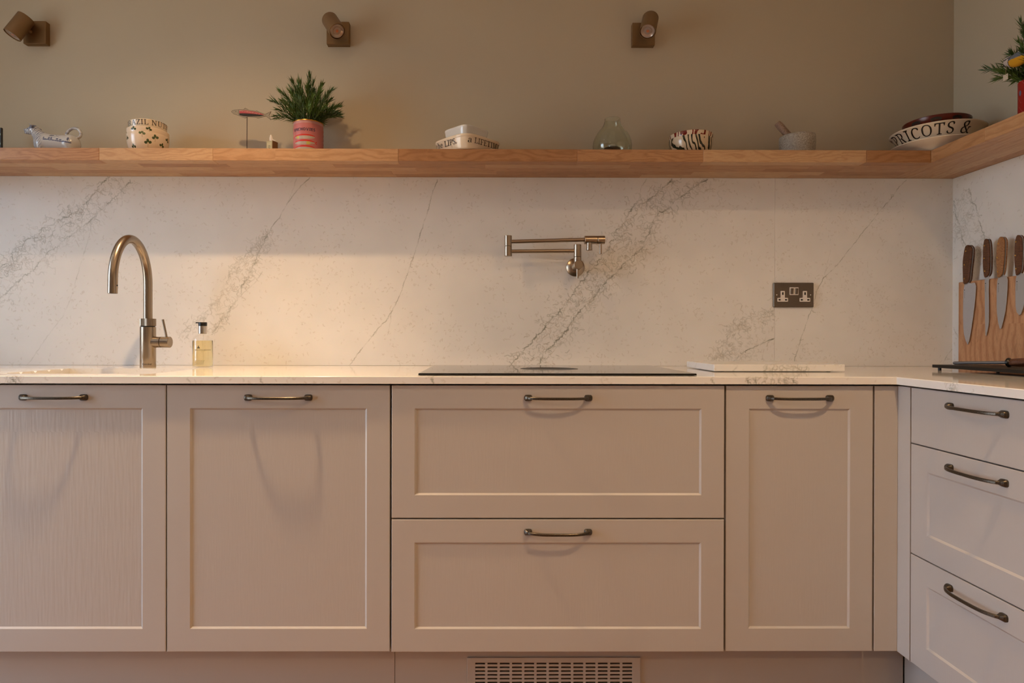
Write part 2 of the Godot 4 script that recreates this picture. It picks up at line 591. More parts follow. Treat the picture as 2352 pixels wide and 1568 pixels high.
func make_materials() -> void:
	var m := mat("wall paint", Color(0.745, 0.70, 0.61), 0.85)
	m.normal_enabled = true; m.normal_texture = streak_normal(256, 256, 0.11, 0.11, 3, 1.0); m.normal_scale = 0.10
	m.uv1_triplanar = true; m.uv1_world_triplanar = true; m.uv1_scale = Vector3(3, 3, 3)
	mat("ceiling paint", Color(0.92, 0.91, 0.89), 0.9)
	mat("room paint", Color(0.82, 0.80, 0.76), 0.85)
	m = mat("floor boards", Color(1, 1, 1), 0.5)
	m.albedo_texture = wood(512, 256, Color(0.66, 0.48, 0.30), Color(0.53, 0.36, 0.21), 90, 7.0, 1.2, 500)
	m.uv1_triplanar = true; m.uv1_world_triplanar = true; m.uv1_scale = Vector3(0.6, 0.6, 2.0)
	# painted cabinets: ash grain under the paint, running upright on the panels
	m = mat("cabinet paint", Color(0.715, 0.69, 0.665), 0.42)
	m.normal_enabled = true; m.normal_texture = streak_normal(512, 512, 0.16, 0.010, 11, 2.0); m.normal_scale = 0.035
	m.uv1_triplanar = true; m.uv1_scale = Vector3(1.6, 1.6, 1.6)
	m = mat("cabinet panel paint", Color(0.715, 0.69, 0.665), 0.45)
	m.normal_enabled = true; m.normal_texture = streak_normal(512, 512, 0.16, 0.012, 12, 3.0); m.normal_scale = 0.05
	m.uv1_triplanar = true; m.uv1_scale = Vector3(1.9, 1.9, 1.9)
	m = mat("worn panel paint", Color(0.715, 0.69, 0.665), 0.45)
	m.normal_enabled = true; m.normal_texture = streak_normal(512, 512, 0.10, 0.008, 21, 5.0); m.normal_scale = 0.07
	m.uv1_triplanar = true; m.uv1_scale = Vector3(1.7, 1.7, 1.7)
	mat("plinth paint", Color(0.70, 0.665, 0.63), 0.4)
	mat("carcass board", Color(0.66, 0.635, 0.61), 0.6)
	mat("pin hole black", Color(0.02, 0.02, 0.02), 0.9)
	# oak of the shelves, five boards' worth
	var oak := [[Color(0.705, 0.535, 0.375), Color(0.60, 0.425, 0.275)], [Color(0.73, 0.57, 0.415), Color(0.635, 0.465, 0.315)], [Color(0.655, 0.475, 0.315), Color(0.55, 0.375, 0.235)], [Color(0.69, 0.51, 0.345), Color(0.585, 0.40, 0.25)], [Color(0.76, 0.615, 0.46), Color(0.67, 0.51, 0.36)]]
	for i in 5:
		m = mat("oak %d" % i, Color(1, 1, 1), 0.42)
		m.albedo_texture = wood(1024, 256, oak[i][0], oak[i][1], 40 + i, 5.0 + i, 1.1 + 0.4 * i, 1500)
		m.uv1_triplanar = true; m.uv1_scale = Vector3(1.7, 8.0, 8.0); m.uv1_offset = Vector3(0.17 * i, 0.31 * i, 0)
	m = mat("board wood", Color(1, 1, 1), 0.5)
	m.albedo_texture = wood(512, 256, Color(0.77, 0.59, 0.44), Color(0.64, 0.44, 0.30), 77, 11.0, 0.9, 900)
	m.uv1_triplanar = true; m.uv1_scale = Vector3(2.0, 3.2, 3.2)
	for i in 2:
		m = mat(["walnut", "pale walnut"][i], Color(1, 1, 1), 0.35)
		m.albedo_texture = wood(256, 128, [Color(0.40, 0.245, 0.15), Color(0.62, 0.45, 0.29)][i], [Color(0.20, 0.11, 0.065), Color(0.45, 0.29, 0.17)][i], 60 + i, 4.0, 1.5, 250)
		m.uv1_triplanar = true; m.uv1_scale = Vector3(9, 22, 22)
	# metals
	m = mat("brushed steel", Color(0.66, 0.60, 0.53), 0.30, 1.0)
	mat("tap steel", Color(0.63, 0.575, 0.51), 0.27, 1.0)
	mat("dark steel seam", Color(0.06, 0.05, 0.045), 0.5, 0.6)
	m = mat("bronze", Color(0.54, 0.43, 0.30), 0.5, 0.7)
	m = mat("pewter", Color(1, 1, 1), 0.36, 0.92)
	var im := Image.create(128, 128, false, Image.FORMAT_RGBA8)
	var g := noise(0.25, 5, 3)
	for y in 128:
		for x in 128:
			im.set_pixel(x, y, Color(0.25, 0.23, 0.205).lerp(Color(0.47, 0.44, 0.40), clampf(0.4 + 0.9 * g.get_noise_2d(x, y), 0, 1)))
	m.albedo_texture = ImageTexture.create_from_image(im)
	m.uv1_triplanar = true; m.uv1_scale = Vector3(14, 14, 14)
	mat("socket steel", Color(0.40, 0.355, 0.31), 0.38, 0.9)
	mat("bright steel", Color(0.8, 0.78, 0.75), 0.2, 1.0)
	m = mat("blade steel", Color(0.70, 0.71, 0.73), 0.45, 0.6)
	m = mat("hammered blade steel", Color(0.74, 0.75, 0.78), 0.45, 0.55)
	m.normal_enabled = true; m.normal_texture = streak_normal(128, 128, 0.30, 0.30, 33, 3.0); m.normal_scale = 0.5
	m.uv1_triplanar = true; m.uv1_scale = Vector3(9, 9, 9)
	mat("rod steel", Color(0.50, 0.50, 0.51), 0.5, 0.7)
	mat("brass", Color(0.86, 0.70, 0.38), 0.25, 1.0)
	mat("gold rim", Color(0.80, 0.60, 0.25), 0.25, 1.0)
	mat("white plastic", Color(0.86, 0.83, 0.80), 0.35)
	mat("black plastic", Color(0.03, 0.028, 0.027), 0.35)
	m = mat("slate", Color(0.022, 0.022, 0.023), 0.55)
	mat("hob glass", Color(0.012, 0.012, 0.013), 0.04, 0.0, 0.62)
	mat("extractor black", Color(0.01, 0.01, 0.011), 0.3)
	# ceramics
	mat("cream glaze", Color(0.86, 0.80, 0.71), 0.16)
	mat("white glaze", Color(0.83, 0.82, 0.80), 0.16)
	mat("ink", Color(0.055, 0.045, 0.04), 0.35)
	mat("faint ink", Color(0.30, 0.27, 0.20), 0.6)
	mat("navy ink", Color(0.12, 0.13, 0.25), 0.4)
	mat("red brown glaze", Color(0.36, 0.115, 0.065), 0.28)
	mat("red slip", Color(0.42, 0.085, 0.045), 0.14)
	m = mat("marble stone", Color(1, 1, 1), 0.55)
	im = Image.create(128, 128, false, Image.FORMAT_RGBA8)
	g = noise(0.16, 8, 4)
	for y in 128:
		for x in 128:
			im.set_pixel(x, y, Color(0.70, 0.67, 0.62).lerp(Color(0.48, 0.45, 0.41), clampf(0.4 + 1.1 * g.get_noise_2d(x, y), 0, 1)))
	m.albedo_texture = ImageTexture.create_from_image(im)
	m.uv1_triplanar = true; m.uv1_scale = Vector3(8, 8, 8)
	m = m.duplicate(); m.albedo_color = Color(0.93, 0.82, 0.77); M["pestle stone"] = m
	m = mat("painted glaze", Color(1, 1, 1), 0.15)
	m.vertex_color_use_as_albedo = true
	m = mat("felt", Color(1, 1, 1), 0.95)
	m.vertex_color_use_as_albedo = true
	# glass and liquid
	m = mat("clear glass", Color(0.93, 0.95, 0.92, 0.0), 0.01)
	m.refraction_enabled = true; m.refraction_scale = 0.05
	m = mat("bottle plastic", Color(0.86, 0.82, 0.72, 0.06), 0.05)
	m.transparency = BaseMaterial3D.TRANSPARENCY_ALPHA
	m = mat("yellow soap", Color(0.97, 0.915, 0.72, 0.03), 0.02)
	m.refraction_enabled = true; m.refraction_scale = 0.033
	mat("wax", Color(0.84, 0.81, 0.76), 0.6)
	mat("tin cup", Color(0.7, 0.68, 0.65), 0.3, 1.0)
	mat("dark wood", Color(0.10, 0.055, 0.035), 0.4)
	# plants
	for i in 3:
		m = mat("leaf %d" % i, [Color(0.21, 0.31, 0.12), Color(0.30, 0.41, 0.17), Color(0.29, 0.39, 0.24)][i], 0.5)
		m.backlight_enabled = true; m.backlight = [Color(0.10, 0.16, 0.04), Color(0.12, 0.18, 0.05), Color(0.10, 0.15, 0.07)][i]
	mat("soil", Color(0.09, 0.06, 0.045), 0.95)
	mat("twine", Color(0.62, 0.52, 0.42), 0.9)
	mat("card", Color(0.80, 0.76, 0.68), 0.8)
	mat("card side", Color(0.48, 0.36, 0.22), 0.8)
	mat("label cream", Color(0.72, 0.69, 0.55), 0.7)
	mat("porcelain white", Color(0.86, 0.83, 0.79), 0.4)
	mat("chalkboard", Color(0.035, 0.04, 0.045), 0.5)
	mat("pale mint", Color(0.55, 0.63, 0.56), 0.7)
	mat("fish metal", Color(0.58, 0.545, 0.475), 0.5)
	mat("fish dark", Color(0.075, 0.05, 0.05), 0.5)
	mat("fish pink", Color(0.66, 0.25, 0.29), 0.5)
	mat("fish line", Color(0.22, 0.14, 0.11), 0.5)
	mat("fish white", Color(0.80, 0.74, 0.66), 0.5)
	m = mat("lamp lens", Color(0.70, 0.64, 0.60), 0.18, 0.35)
	m = mat("lamp diode", Color(0.72, 0.42, 0.27), 0.4)
	m = mat("downlight glow", Color(1, 0.9, 0.75), 0.5)
	m.emission_enabled = true; m.emission = Color(1.0, 0.80, 0.58); m.emission_energy_multiplier = 6.0
	mat("downlight rim", Color(0.85, 0.84, 0.82), 0.4)
	m = mat("window frame white", Color(0.85, 0.85, 0.84), 0.4)
	m = mat("window glass", Color(0.95, 0.97, 0.97, 0.03), 0.0)
	m.transparency = BaseMaterial3D.TRANSPARENCY_ALPHA

func slab_materials() -> void:
	var V := func(x, y): return Vector2(x, y)
	var v := {
		"v1a": [V.call(-1.39, 1.579), V.call(-1.424, 1.544), V.call(-1.457, 1.498), V.call(-1.48, 1.477), V.call(-1.503, 1.461), V.call(-1.526, 1.442), V.call(-1.563, 1.431), V.call(-1.582, 1.412), V.call(-1.619, 1.398), V.call(-1.639, 1.373), V.call(-1.669, 1.361), V.call(-1.699, 1.335), V.call(-1.73, 1.319), V.call(-1.732, 1.296), V.call(-1.73, 1.277), V.call(-1.762, 1.268), V.call(-1.776, 1.249), V.call(-1.803, 1.222)],
		"v1b": [V.call(-1.304, 1.573), V.call(-1.332, 1.54), V.call(-1.346, 1.522), V.call(-1.374, 1.503), V.call(-1.401, 1.475), V.call(-1.431, 1.445), V.call(-1.448, 1.424), V.call(-1.48, 1.403), V.call(-1.503, 1.384), V.call(-1.531, 1.366), V.call(-1.572, 1.329), V.call(-1.602, 1.31), V.call(-1.637, 1.273), V.call(-1.651, 1.247), V.call(-1.688, 1.226), V.call(-1.725, 1.194), V.call(-1.748, 1.166), V.call(-1.776, 1.143), V.call(-1.813, 1.11)],
		"v1c": [V.call(-1.445, 1.422), V.call(-1.452, 1.375), V.call(-1.473, 1.306), V.call(-1.494, 1.236), V.call(-1.519, 1.148), V.call(-1.549, 1.078), V.call(-1.596, 1.018), V.call(-1.637, 0.958), V.call(-1.677, 0.902)],
		"v2": [V.call(-0.654, 1.584), V.call(-0.682, 1.558), V.call(-0.714, 1.521), V.call(-0.738, 1.488), V.call(-0.765, 1.437), V.call(-0.789, 1.409), V.call(-0.807, 1.377)],
		"v2a": [V.call(-0.807, 1.377), V.call(-0.821, 1.342), V.call(-0.842, 1.307), V.call(-0.849, 1.279), V.call(-0.867, 1.251), V.call(-0.874, 1.223), V.call(-0.9, 1.191), V.call(-0.904, 1.158), V.call(-0.941, 1.112), V.call(-0.965, 1.075), V.call(-0.992, 1.038), V.call(-1.011, 1.012)],
		"v2b": [V.call(-0.807, 1.377), V.call(-0.849, 1.344), V.call(-0.881, 1.307), V.call(-0.914, 1.272), V.call(-0.937, 1.254), V.call(-0.96, 1.195), V.call(-0.978, 1.149), V.call(-1.016, 1.107), V.call(-1.043, 1.075), V.call(-1.094, 1.042), V.call(-1.131, 1)],
		"v2c": [V.call(-0.826, 1.242), V.call(-0.849, 1.205), V.call(-0.886, 1.172), V.call(-0.909, 1.149)],
		"v2d": [V.call(-0.701, 1.581), V.call(-0.719, 1.53), V.call(-0.735, 1.491)],
		"v3": [V.call(-0.19, 1.578), V.call(-0.209, 1.527), V.call(-0.225, 1.466), V.call(-0.25, 1.387), V.call(-0.264, 1.336), V.call(-0.283, 1.28), V.call(-0.306, 1.215), V.call(-0.324, 1.164), V.call(-0.34, 1.127), V.call(-0.357, 1.097), V.call(-0.375, 1.066), V.call(-0.403, 1.039), V.call(-0.431, 1.001), V.call(-0.468, 0.959), V.call(-0.505, 0.904)],
		"v3b": [V.call(-0.357, 1.097), V.call(-0.361, 1.057), V.call(-0.371, 1.011)],
		"v4a": [V.call(0.665, 1.583), V.call(0.642, 1.559), V.call(0.616, 1.538), V.call(0.581, 1.506), V.call(0.562, 1.485), V.call(0.539, 1.499), V.call(0.516, 1.475), V.call(0.495, 1.436), V.call(0.495, 1.417), V.call(0.462, 1.398), V.call(0.455, 1.38), V.call(0.469, 1.37), V.call(0.442, 1.356), V.call(0.437, 1.329), V.call(0.409, 1.301), V.call(0.386, 1.266), V.call(0.363, 1.245), V.call(0.344, 1.212), V.call(0.328, 1.203), V.call(0.307, 1.165), V.call(0.288, 1.14), V.call(0.265, 1.114), V.call(0.246, 1.086), V.call(0.216, 1.065), V.call(0.2, 1.035), V.call(0.177, 1.014), V.call(0.153, 0.986), V.call(0.121, 0.953), V.call(0.102, 0.932), V.call(0.077, 0.904)],
		"v4b": [V.call(0.795, 1.583), V.call(0.763, 1.564), V.call(0.74, 1.55), V.call(0.707, 1.522), V.call(0.674, 1.504), V.call(0.651, 1.473), V.call(0.618, 1.459), V.call(0.588, 1.417), V.call(0.581, 1.385), V.call(0.567, 1.357), V.call(0.554, 1.326), V.call(0.521, 1.301), V.call(0.502, 1.282), V.call(0.484, 1.266), V.call(0.456, 1.231), V.call(0.428, 1.212), V.call(0.409, 1.184), V.call(0.386, 1.161), V.call(0.377, 1.137), V.call(0.344, 1.119), V.call(0.321, 1.086), V.call(0.298, 1.063), V.call(0.284, 1.035), V.call(0.256, 1.002), V.call(0.233, 0.974), V.call(0.2, 0.951), V.call(0.181, 0.904)],
		"v4c": [V.call(0.572, 1.583), V.call(0.551, 1.548), V.call(0.544, 1.501)],
		"v5": [V.call(1.042, 1.003), V.call(0.996, 0.983), V.call(0.96, 0.968), V.call(0.93, 0.952), V.call(0.91, 0.935), V.call(0.892, 0.919), V.call(0.894, 0.907)],
		"v5c": [V.call(1.039, 1.105), V.call(1.006, 1.092), V.call(0.95, 1.077), V.call(0.914, 1.046), V.call(0.884, 1.036), V.call(0.859, 0.985), V.call(0.828, 0.945), V.call(0.813, 0.919)],
		"v6": [V.call(1.522, 1.581), V.call(1.499, 1.561), V.call(1.478, 1.53), V.call(1.458, 1.505), V.call(1.433, 1.477), V.call(1.407, 1.444), V.call(1.382, 1.413), V.call(1.357, 1.383), V.call(1.331, 1.347), V.call(1.306, 1.319), V.call(1.286, 1.291), V.call(1.255, 1.255), V.call(1.219, 1.222), V.call(1.197, 1.179), V.call(1.184, 1.128), V.call(1.164, 1.077), V.call(1.139, 1.006), V.call(1.113, 0.917)],
		"v6b": [V.call(1.245, 1.326), V.call(1.23, 1.265), V.call(1.222, 1.225)],
		"v6c": [V.call(1.694, 0.966), V.call(1.674, 0.941), V.call(1.659, 0.91)],
		"r1": [V.call(0.077, 1.533), V.call(0.09, 1.486), V.call(0.109, 1.463), V.call(0.125, 1.411), V.call(0.138, 1.376), V.call(0.151, 1.345), V.call(0.175, 1.294), V.call(0.196, 1.259)],
		"r2": [V.call(0.002, 1.505), V.call(0.02, 1.436), V.call(0.037, 1.407), V.call(0.044, 1.366), V.call(0.061, 1.334)],
		"r3": [V.call(0.005, 1.037), V.call(0.029, 1.007)]
	}
	var lo := Vector2(-2.4, 0.9)
	var hi := Vector2(1.0418, 1.586)
	var big := quartz(2048, 408, lo, hi, [[v.v1a, 0.006, 0.75, 1.0], [v.v1b, 0.006, 0.62, 1.0], [v.v1c, 0.002, 0.22, 0.2], [v.v2, 0.002, 0.62, 0.2], [v.v2a, 0.006, 0.7, 1.0], [v.v2b, 0.006, 0.36, 1.0], [v.v2c, 0.002, 0.3, 0.2], [v.v2d, 0.002, 0.22, 0.2],
		[v.v3, 0.0025, 0.62, 0.3], [v.v3b, 0.002, 0.22, 0.2], [v.v4a, 0.006, 0.85, 1.2], [v.v4b, 0.006, 0.9, 1.2], [v.v4c, 0.003, 0.3, 0.3], [v.v5, 0.003, 0.9, 1.0], [v.v5c, 0.006, 0.32, 1.0]],
		[[v.v1a, 0.020, 330, 0.42, 0.02], [v.v1b, 0.024, 240, 0.26], [v.v1a, 0.05, 160, 0.18, 0.05], [v.v2a, 0.010, 190, 0.34], [v.v2b, 0.013, 240, 0.30, 0.012], [v.v4a, 0.022, 420, 0.44, 0.02], [v.v4b, 0.020, 420, 0.42], [v.v4b, 0.05, 260, 0.20, 0.05], [v.v5c, 0.020, 260, 0.34, 0.02], [v.v5, 0.035, 130, 0.22]], 501, 9000)
	var m := mat("quartz long slab", Color(1, 1, 1), 0.33)
	m.albedo_texture = big
	var small := quartz(512, 512, Vector2(1.0418, 0.9), Vector2(WX, 1.586), [[v.v6, 0.0025, 0.66, 0.3], [v.v6b, 0.002, 0.2, 0.2], [v.v6c, 0.002, 0.5, 0.2]], [], 502, 2900)
	m = mat("quartz corner slab", Color(1, 1, 1), 0.33)
	m.albedo_texture = small
	var right := quartz(1024, 384, Vector2(0, 0.9), Vector2(1.8, 1.586), [[v.r1, 0.005, 0.5, 1.0], [v.r2, 0.004, 0.45, 1.0], [v.r3, 0.003, 0.3, 0.2]], [[v.r1, 0.02, 140, 0.30, -0.03], [v.r2, 0.02, 120, 0.26]], 503, 5000)
	m = mat("quartz side slab", Color(1, 1, 1), 0.33)
	m.albedo_texture = right
	var edge := []
	for e in [[-1.262, 0.85], [-1.247, 0.4], [-0.606, 0.5], [-0.151, 0.7], [0.597, 0.45], [0.694, 0.8], [0.711, 0.7], [0.775, 0.5], [0.79, 0.6], [0.816, 0.8], [-0.80, 0.3], [0.30, 0.15]]:
		edge.append([[V.call(e[0] + 0.004, 0.645), V.call(e[0] - 0.005, 0.633), V.call(e[0] + 0.005, 0.62), V.call(e[0] + 0.002, 0.60), V.call(e[0] + 0.02, 0.58)], 0.006, e[1], 1.0])
	var top := quartz(2048, 320, Vector2(-2.4, 0.0), Vector2(1.7, 0.66), edge, [[[V.call(0.69, 0.64), V.call(0.82, 0.625)], 0.012, 60, 0.4], [[V.call(-1.28, 0.64), V.call(-1.24, 0.625)], 0.012, 20, 0.4]], 504, 9000)
	m = mat("quartz worktop", Color(1, 1, 1), 0.07)
	m.albedo_texture = top
	m = mat("quartz offcut", Color(1, 1, 1), 0.12)
	m.albedo_texture = top
	mat("quartz plain", Color(0.88, 0.87, 0.85), 0.25)

func build_room() -> void:
	var t := 0.12
	struct("wall_back", bx(Vector3(ROOM_L - t, -0.1, -t - 0.004), Vector3(WX + t, CEIL + 0.1, -0.004)), M["wall paint"], "matt taupe painted wall above the oak shelf")
	struct("wall_right", bx(Vector3(WX + 0.004, -0.1, -0.004), Vector3(WX + t, CEIL + 0.1, ROOM_Z + t)), M["wall paint"], "matt grey green painted wall on the right")
	struct("floor", bx(Vector3(ROOM_L, -0.1, -0.004), Vector3(WX + 0.004, 0, ROOM_Z)), M["floor boards"])
	struct("ceiling", bx(Vector3(ROOM_L, CEIL, -0.004), Vector3(WX + 0.004, CEIL + 0.1, ROOM_Z)), M["ceiling paint"])
	# left wall with glazed doors: local x runs along the wall, z out of the room
	glazed_wall("wall_left", "window_1", Transform3D(Basis(Vector3(0, 0, 1), Vector3.UP, Vector3(-1, 0, 0)), Vector3(ROOM_L, 0, -0.004)), ROOM_Z + 0.004, LWIN[0], LWIN[1], LWIN[2], LWIN[3], 3)
	struct("wall_rear", bx(Vector3(ROOM_L - t, -0.1, ROOM_Z), Vector3(WX + 0.004, CEIL + 0.1, ROOM_Z + t)), M["room paint"])

func glazed_wall(called: String, win: String, at: Transform3D, length: float, a: float, b: float, y0: float, y1: float, lights: int) -> void:
	var t := 0.12
	var l := MB.new()
	l.box(Vector3(0, -0.1, 0), Vector3(a, CEIL + 0.1, t)); l.box(Vector3(b, -0.1, 0), Vector3(length, CEIL + 0.1, t))
	l.box(Vector3(a, -0.1, 0), Vector3(b, y0, t)); l.box(Vector3(a, y1, 0), Vector3(b, CEIL + 0.1, t))
	struct(called, l, M["room paint"]).transform = at
	var w := Node3D.new()
	w.name = win; w.set_meta("kind", "structure")
	add_child(w)
	w.transform = at
	var f := MB.new()
	for y in [y0, y1 - 0.06]: f.box(Vector3(a, y, 0.03), Vector3(b, y + 0.06, 0.09), 0.003)
	for k in lights + 1:
		var x := lerpf(a, b - 0.06, float(k) / lights)
		f.box(Vector3(x, y0 + 0.06, 0.03), Vector3(x + 0.06, y1 - 0.06, 0.09), 0.003)
	obj("window_frame", f, M["window frame white"], w)
	for k in lights:
		obj("pane", bx(Vector3(lerpf(a, b - 0.06, float(k) / lights) + 0.06, y0 + 0.06, 0.058), Vector3(lerpf(a, b - 0.06, (k + 1.0) / lights), y1 - 0.06, 0.062)), M["window glass"], w)

func downlight(at: Vector3, energy: float, half: float, core: float, label: String) -> void:
	var t := thing("ceiling_downlight", label, "downlight", at)
	var r := MB.new()
	r.lathe([Vector2(0.034, -0.001), Vector2(0.036, -0.005), Vector2(0.044, -0.005), Vector2(0.045, 0.0), Vector2(0.034, 0.0), Vector2(0.034, -0.001)], 40)
	obj("rim", r, M["downlight rim"], t)
	var g := MB.new()
	g.lathe([Vector2(0, -0.0015), Vector2(0.034, -0.0015), Vector2(0.034, 0.0), Vector2(0, 0.0)], 40)
	obj("lens", g, M["downlight glow"], t)
	# the beam: a wide spill and, where the lamp has one, a brighter core
	for q in [[energy, half], [core, 42.0]]:
		if q[0] <= 0.0: continue
		var s := SpotLight3D.new()
		s.name = "lamp"
		t.add_child(s, true)
		s.position = Vector3(0, -0.008, 0); s.rotation.x = -PI / 2
		s.light_color = LAMP.linear_to_srgb()
		s.light_energy = q[0]; s.light_size = 0.03; s.spot_angle = q[1]; s.spot_angle_attenuation = 1.0
		s.spot_range = 8.0; s.spot_attenuation = 2.0; s.shadow_enabled = true

# ------------------------------------------------------------------ cabinets
# frame of a door or drawer front, face at z = 0, lower left corner at the origin
func front_frame(w: float, h: float, s := 0.0615) -> MB:
	var m := MB.new()
	var b := 0.0012
	var e := 0.005
	var d := -0.004
	var o := [Vector2(b, b), Vector2(w - b, b), Vector2(w - b, h - b), Vector2(b, h - b)]
	var o2 := [Vector2(0, 0), Vector2(w, 0), Vector2(w, h), Vector2(0, h)]
	var i1 := [Vector2(s, s), Vector2(w - s, s), Vector2(w - s, h - s), Vector2(s, h - s)]
	var i2 := [Vector2(s + e, s + e), Vector2(w - s - e, s + e), Vector2(w - s - e, h - s - e), Vector2(s + e, h - s - e)]
	var P := func(q: Vector2, z: float): return Vector3(q.x, q.y, z)
	for k in 4:
		var j := (k + 1) % 4
		m.face([P.call(o2[k], -0.02), P.call(o2[j], -0.02), P.call(o2[j], -b), P.call(o2[k], -b)])
		m.face([P.call(o2[k], -b), P.call(o2[j], -b), P.call(o[j], 0), P.call(o[k], 0)])
		if s > 0.0:
			m.face([P.call(o[k], 0), P.call(o[j], 0), P.call(i1[j], 0), P.call(i1[k], 0)])
			m.face([P.call(i1[k], 0), P.call(i1[j], 0), P.call(i2[j], d), P.call(i2[k], d)])
	if s <= 0.0: m.face([P.call(o[0], 0), P.call(o[1], 0), P.call(o[2], 0), P.call(o[3], 0)])
	m.face([P.call(o2[3], -0.02), P.call(o2[2], -0.02), P.call(o2[1], -0.02), P.call(o2[0], -0.02)])
	return m

var handle_mesh: ArrayMesh

# bow handle, back at z = 0, centred: two flared feet and a bowed bar
func make_handle() -> void:
	var m := MB.new()
	var ring := [Vector2(-0.0030, -0.0022), Vector2(-0.0018, -0.0036), Vector2(0.0018, -0.0036), Vector2(0.0030, -0.0022), Vector2(0.0030, 0.0022), Vector2(0.0018, 0.0036), Vector2(-0.0018, 0.0036), Vector2(-0.0030, 0.0022)]
	var path := []
	for k in 25:
		var t := -1.0 + k / 12.0
		var a := absf(t)
		path.append(Vector3(0.0815 * t, 0, 0.0085 + 0.0200 * pow(1.0 - pow(a, 3.2), 0.75)))
	m.sweep(path, ring, [], Vector3.UP, false)
	for s in [-1.0, 1.0]:
		var secs := []
		for q in [[0.0, 0.011, 0.0085, 0.0], [0.004, 0.0108, 0.0084, 0.0], [0.0085, 0.0085, 0.0060, 0.0], [0.0125, 0.0052, 0.0040, 0.0015]]:
			var r := []
			for k in 20:
				var a := TAU * k / 20
				var cx := cos(a); var cy := sin(a)
				var bx_: float = signf(cx) * pow(absf(cx), 0.45) * q[1]
				var by_: float = signf(cy) * pow(absf(cy), 0.8) * q[2]
				r.append(Vector3(s * (0.0805 - q[3]) + bx_, by_, q[0]))
			secs.append(r)
		for i in 3:
			for k in 20:
				var j := (k + 1) % 20
				m.face([secs[i][k], secs[i][j], secs[i + 1][j], secs[i + 1][k]])
		m.face(secs[3])
	handle_mesh = m.mesh()

# a front with its panel and handle as a part of a cabinet; lower left corner at "at"
func add_front(cab: Node3D, called: String, at: Vector3, w: float, h: float, framed: bool, panel := "cabinet panel paint", hx := -1.0) -> void:
	var d := obj(called, front_frame(w, h, 0.0615 if framed else 0.0), M["cabinet paint"], cab, at)
	if framed:
		obj("panel", bx(Vector3(0.06, 0.06, -0.017), Vector3(w - 0.06, h - 0.06, -0.0039)), M[panel], d)
	obj("handle", handle_mesh, M["pewter"], d, Vector3(w / 2 if hx < 0 else hx, h - 0.0330, 0)).set_meta("label", "dark pewter bow handle")

func carcass(cab: Node3D, w: float, depth := 0.575) -> void:
	var m := MB.new()
	m.box(Vector3(0.001, 0.15, -depth), Vector3(0.019, 0.872, -0.022))
	m.box(Vector3(w - 0.019, 0.15, -depth), Vector3(w - 0.001, 0.872, -0.022))
	m.box(Vector3(0.019, 0.15, -depth), Vector3(w - 0.019, 0.168, -0.022))
	m.box(Vector3(0.019, 0.168, -depth), Vector3(w - 0.019, 0.872, -depth + 0.008))
	m.box(Vector3(0.019, 0.80, -0.045), Vector3(w - 0.019, 0.872, -0.027))
	obj("carcass", m, M["carcass board"], cab)

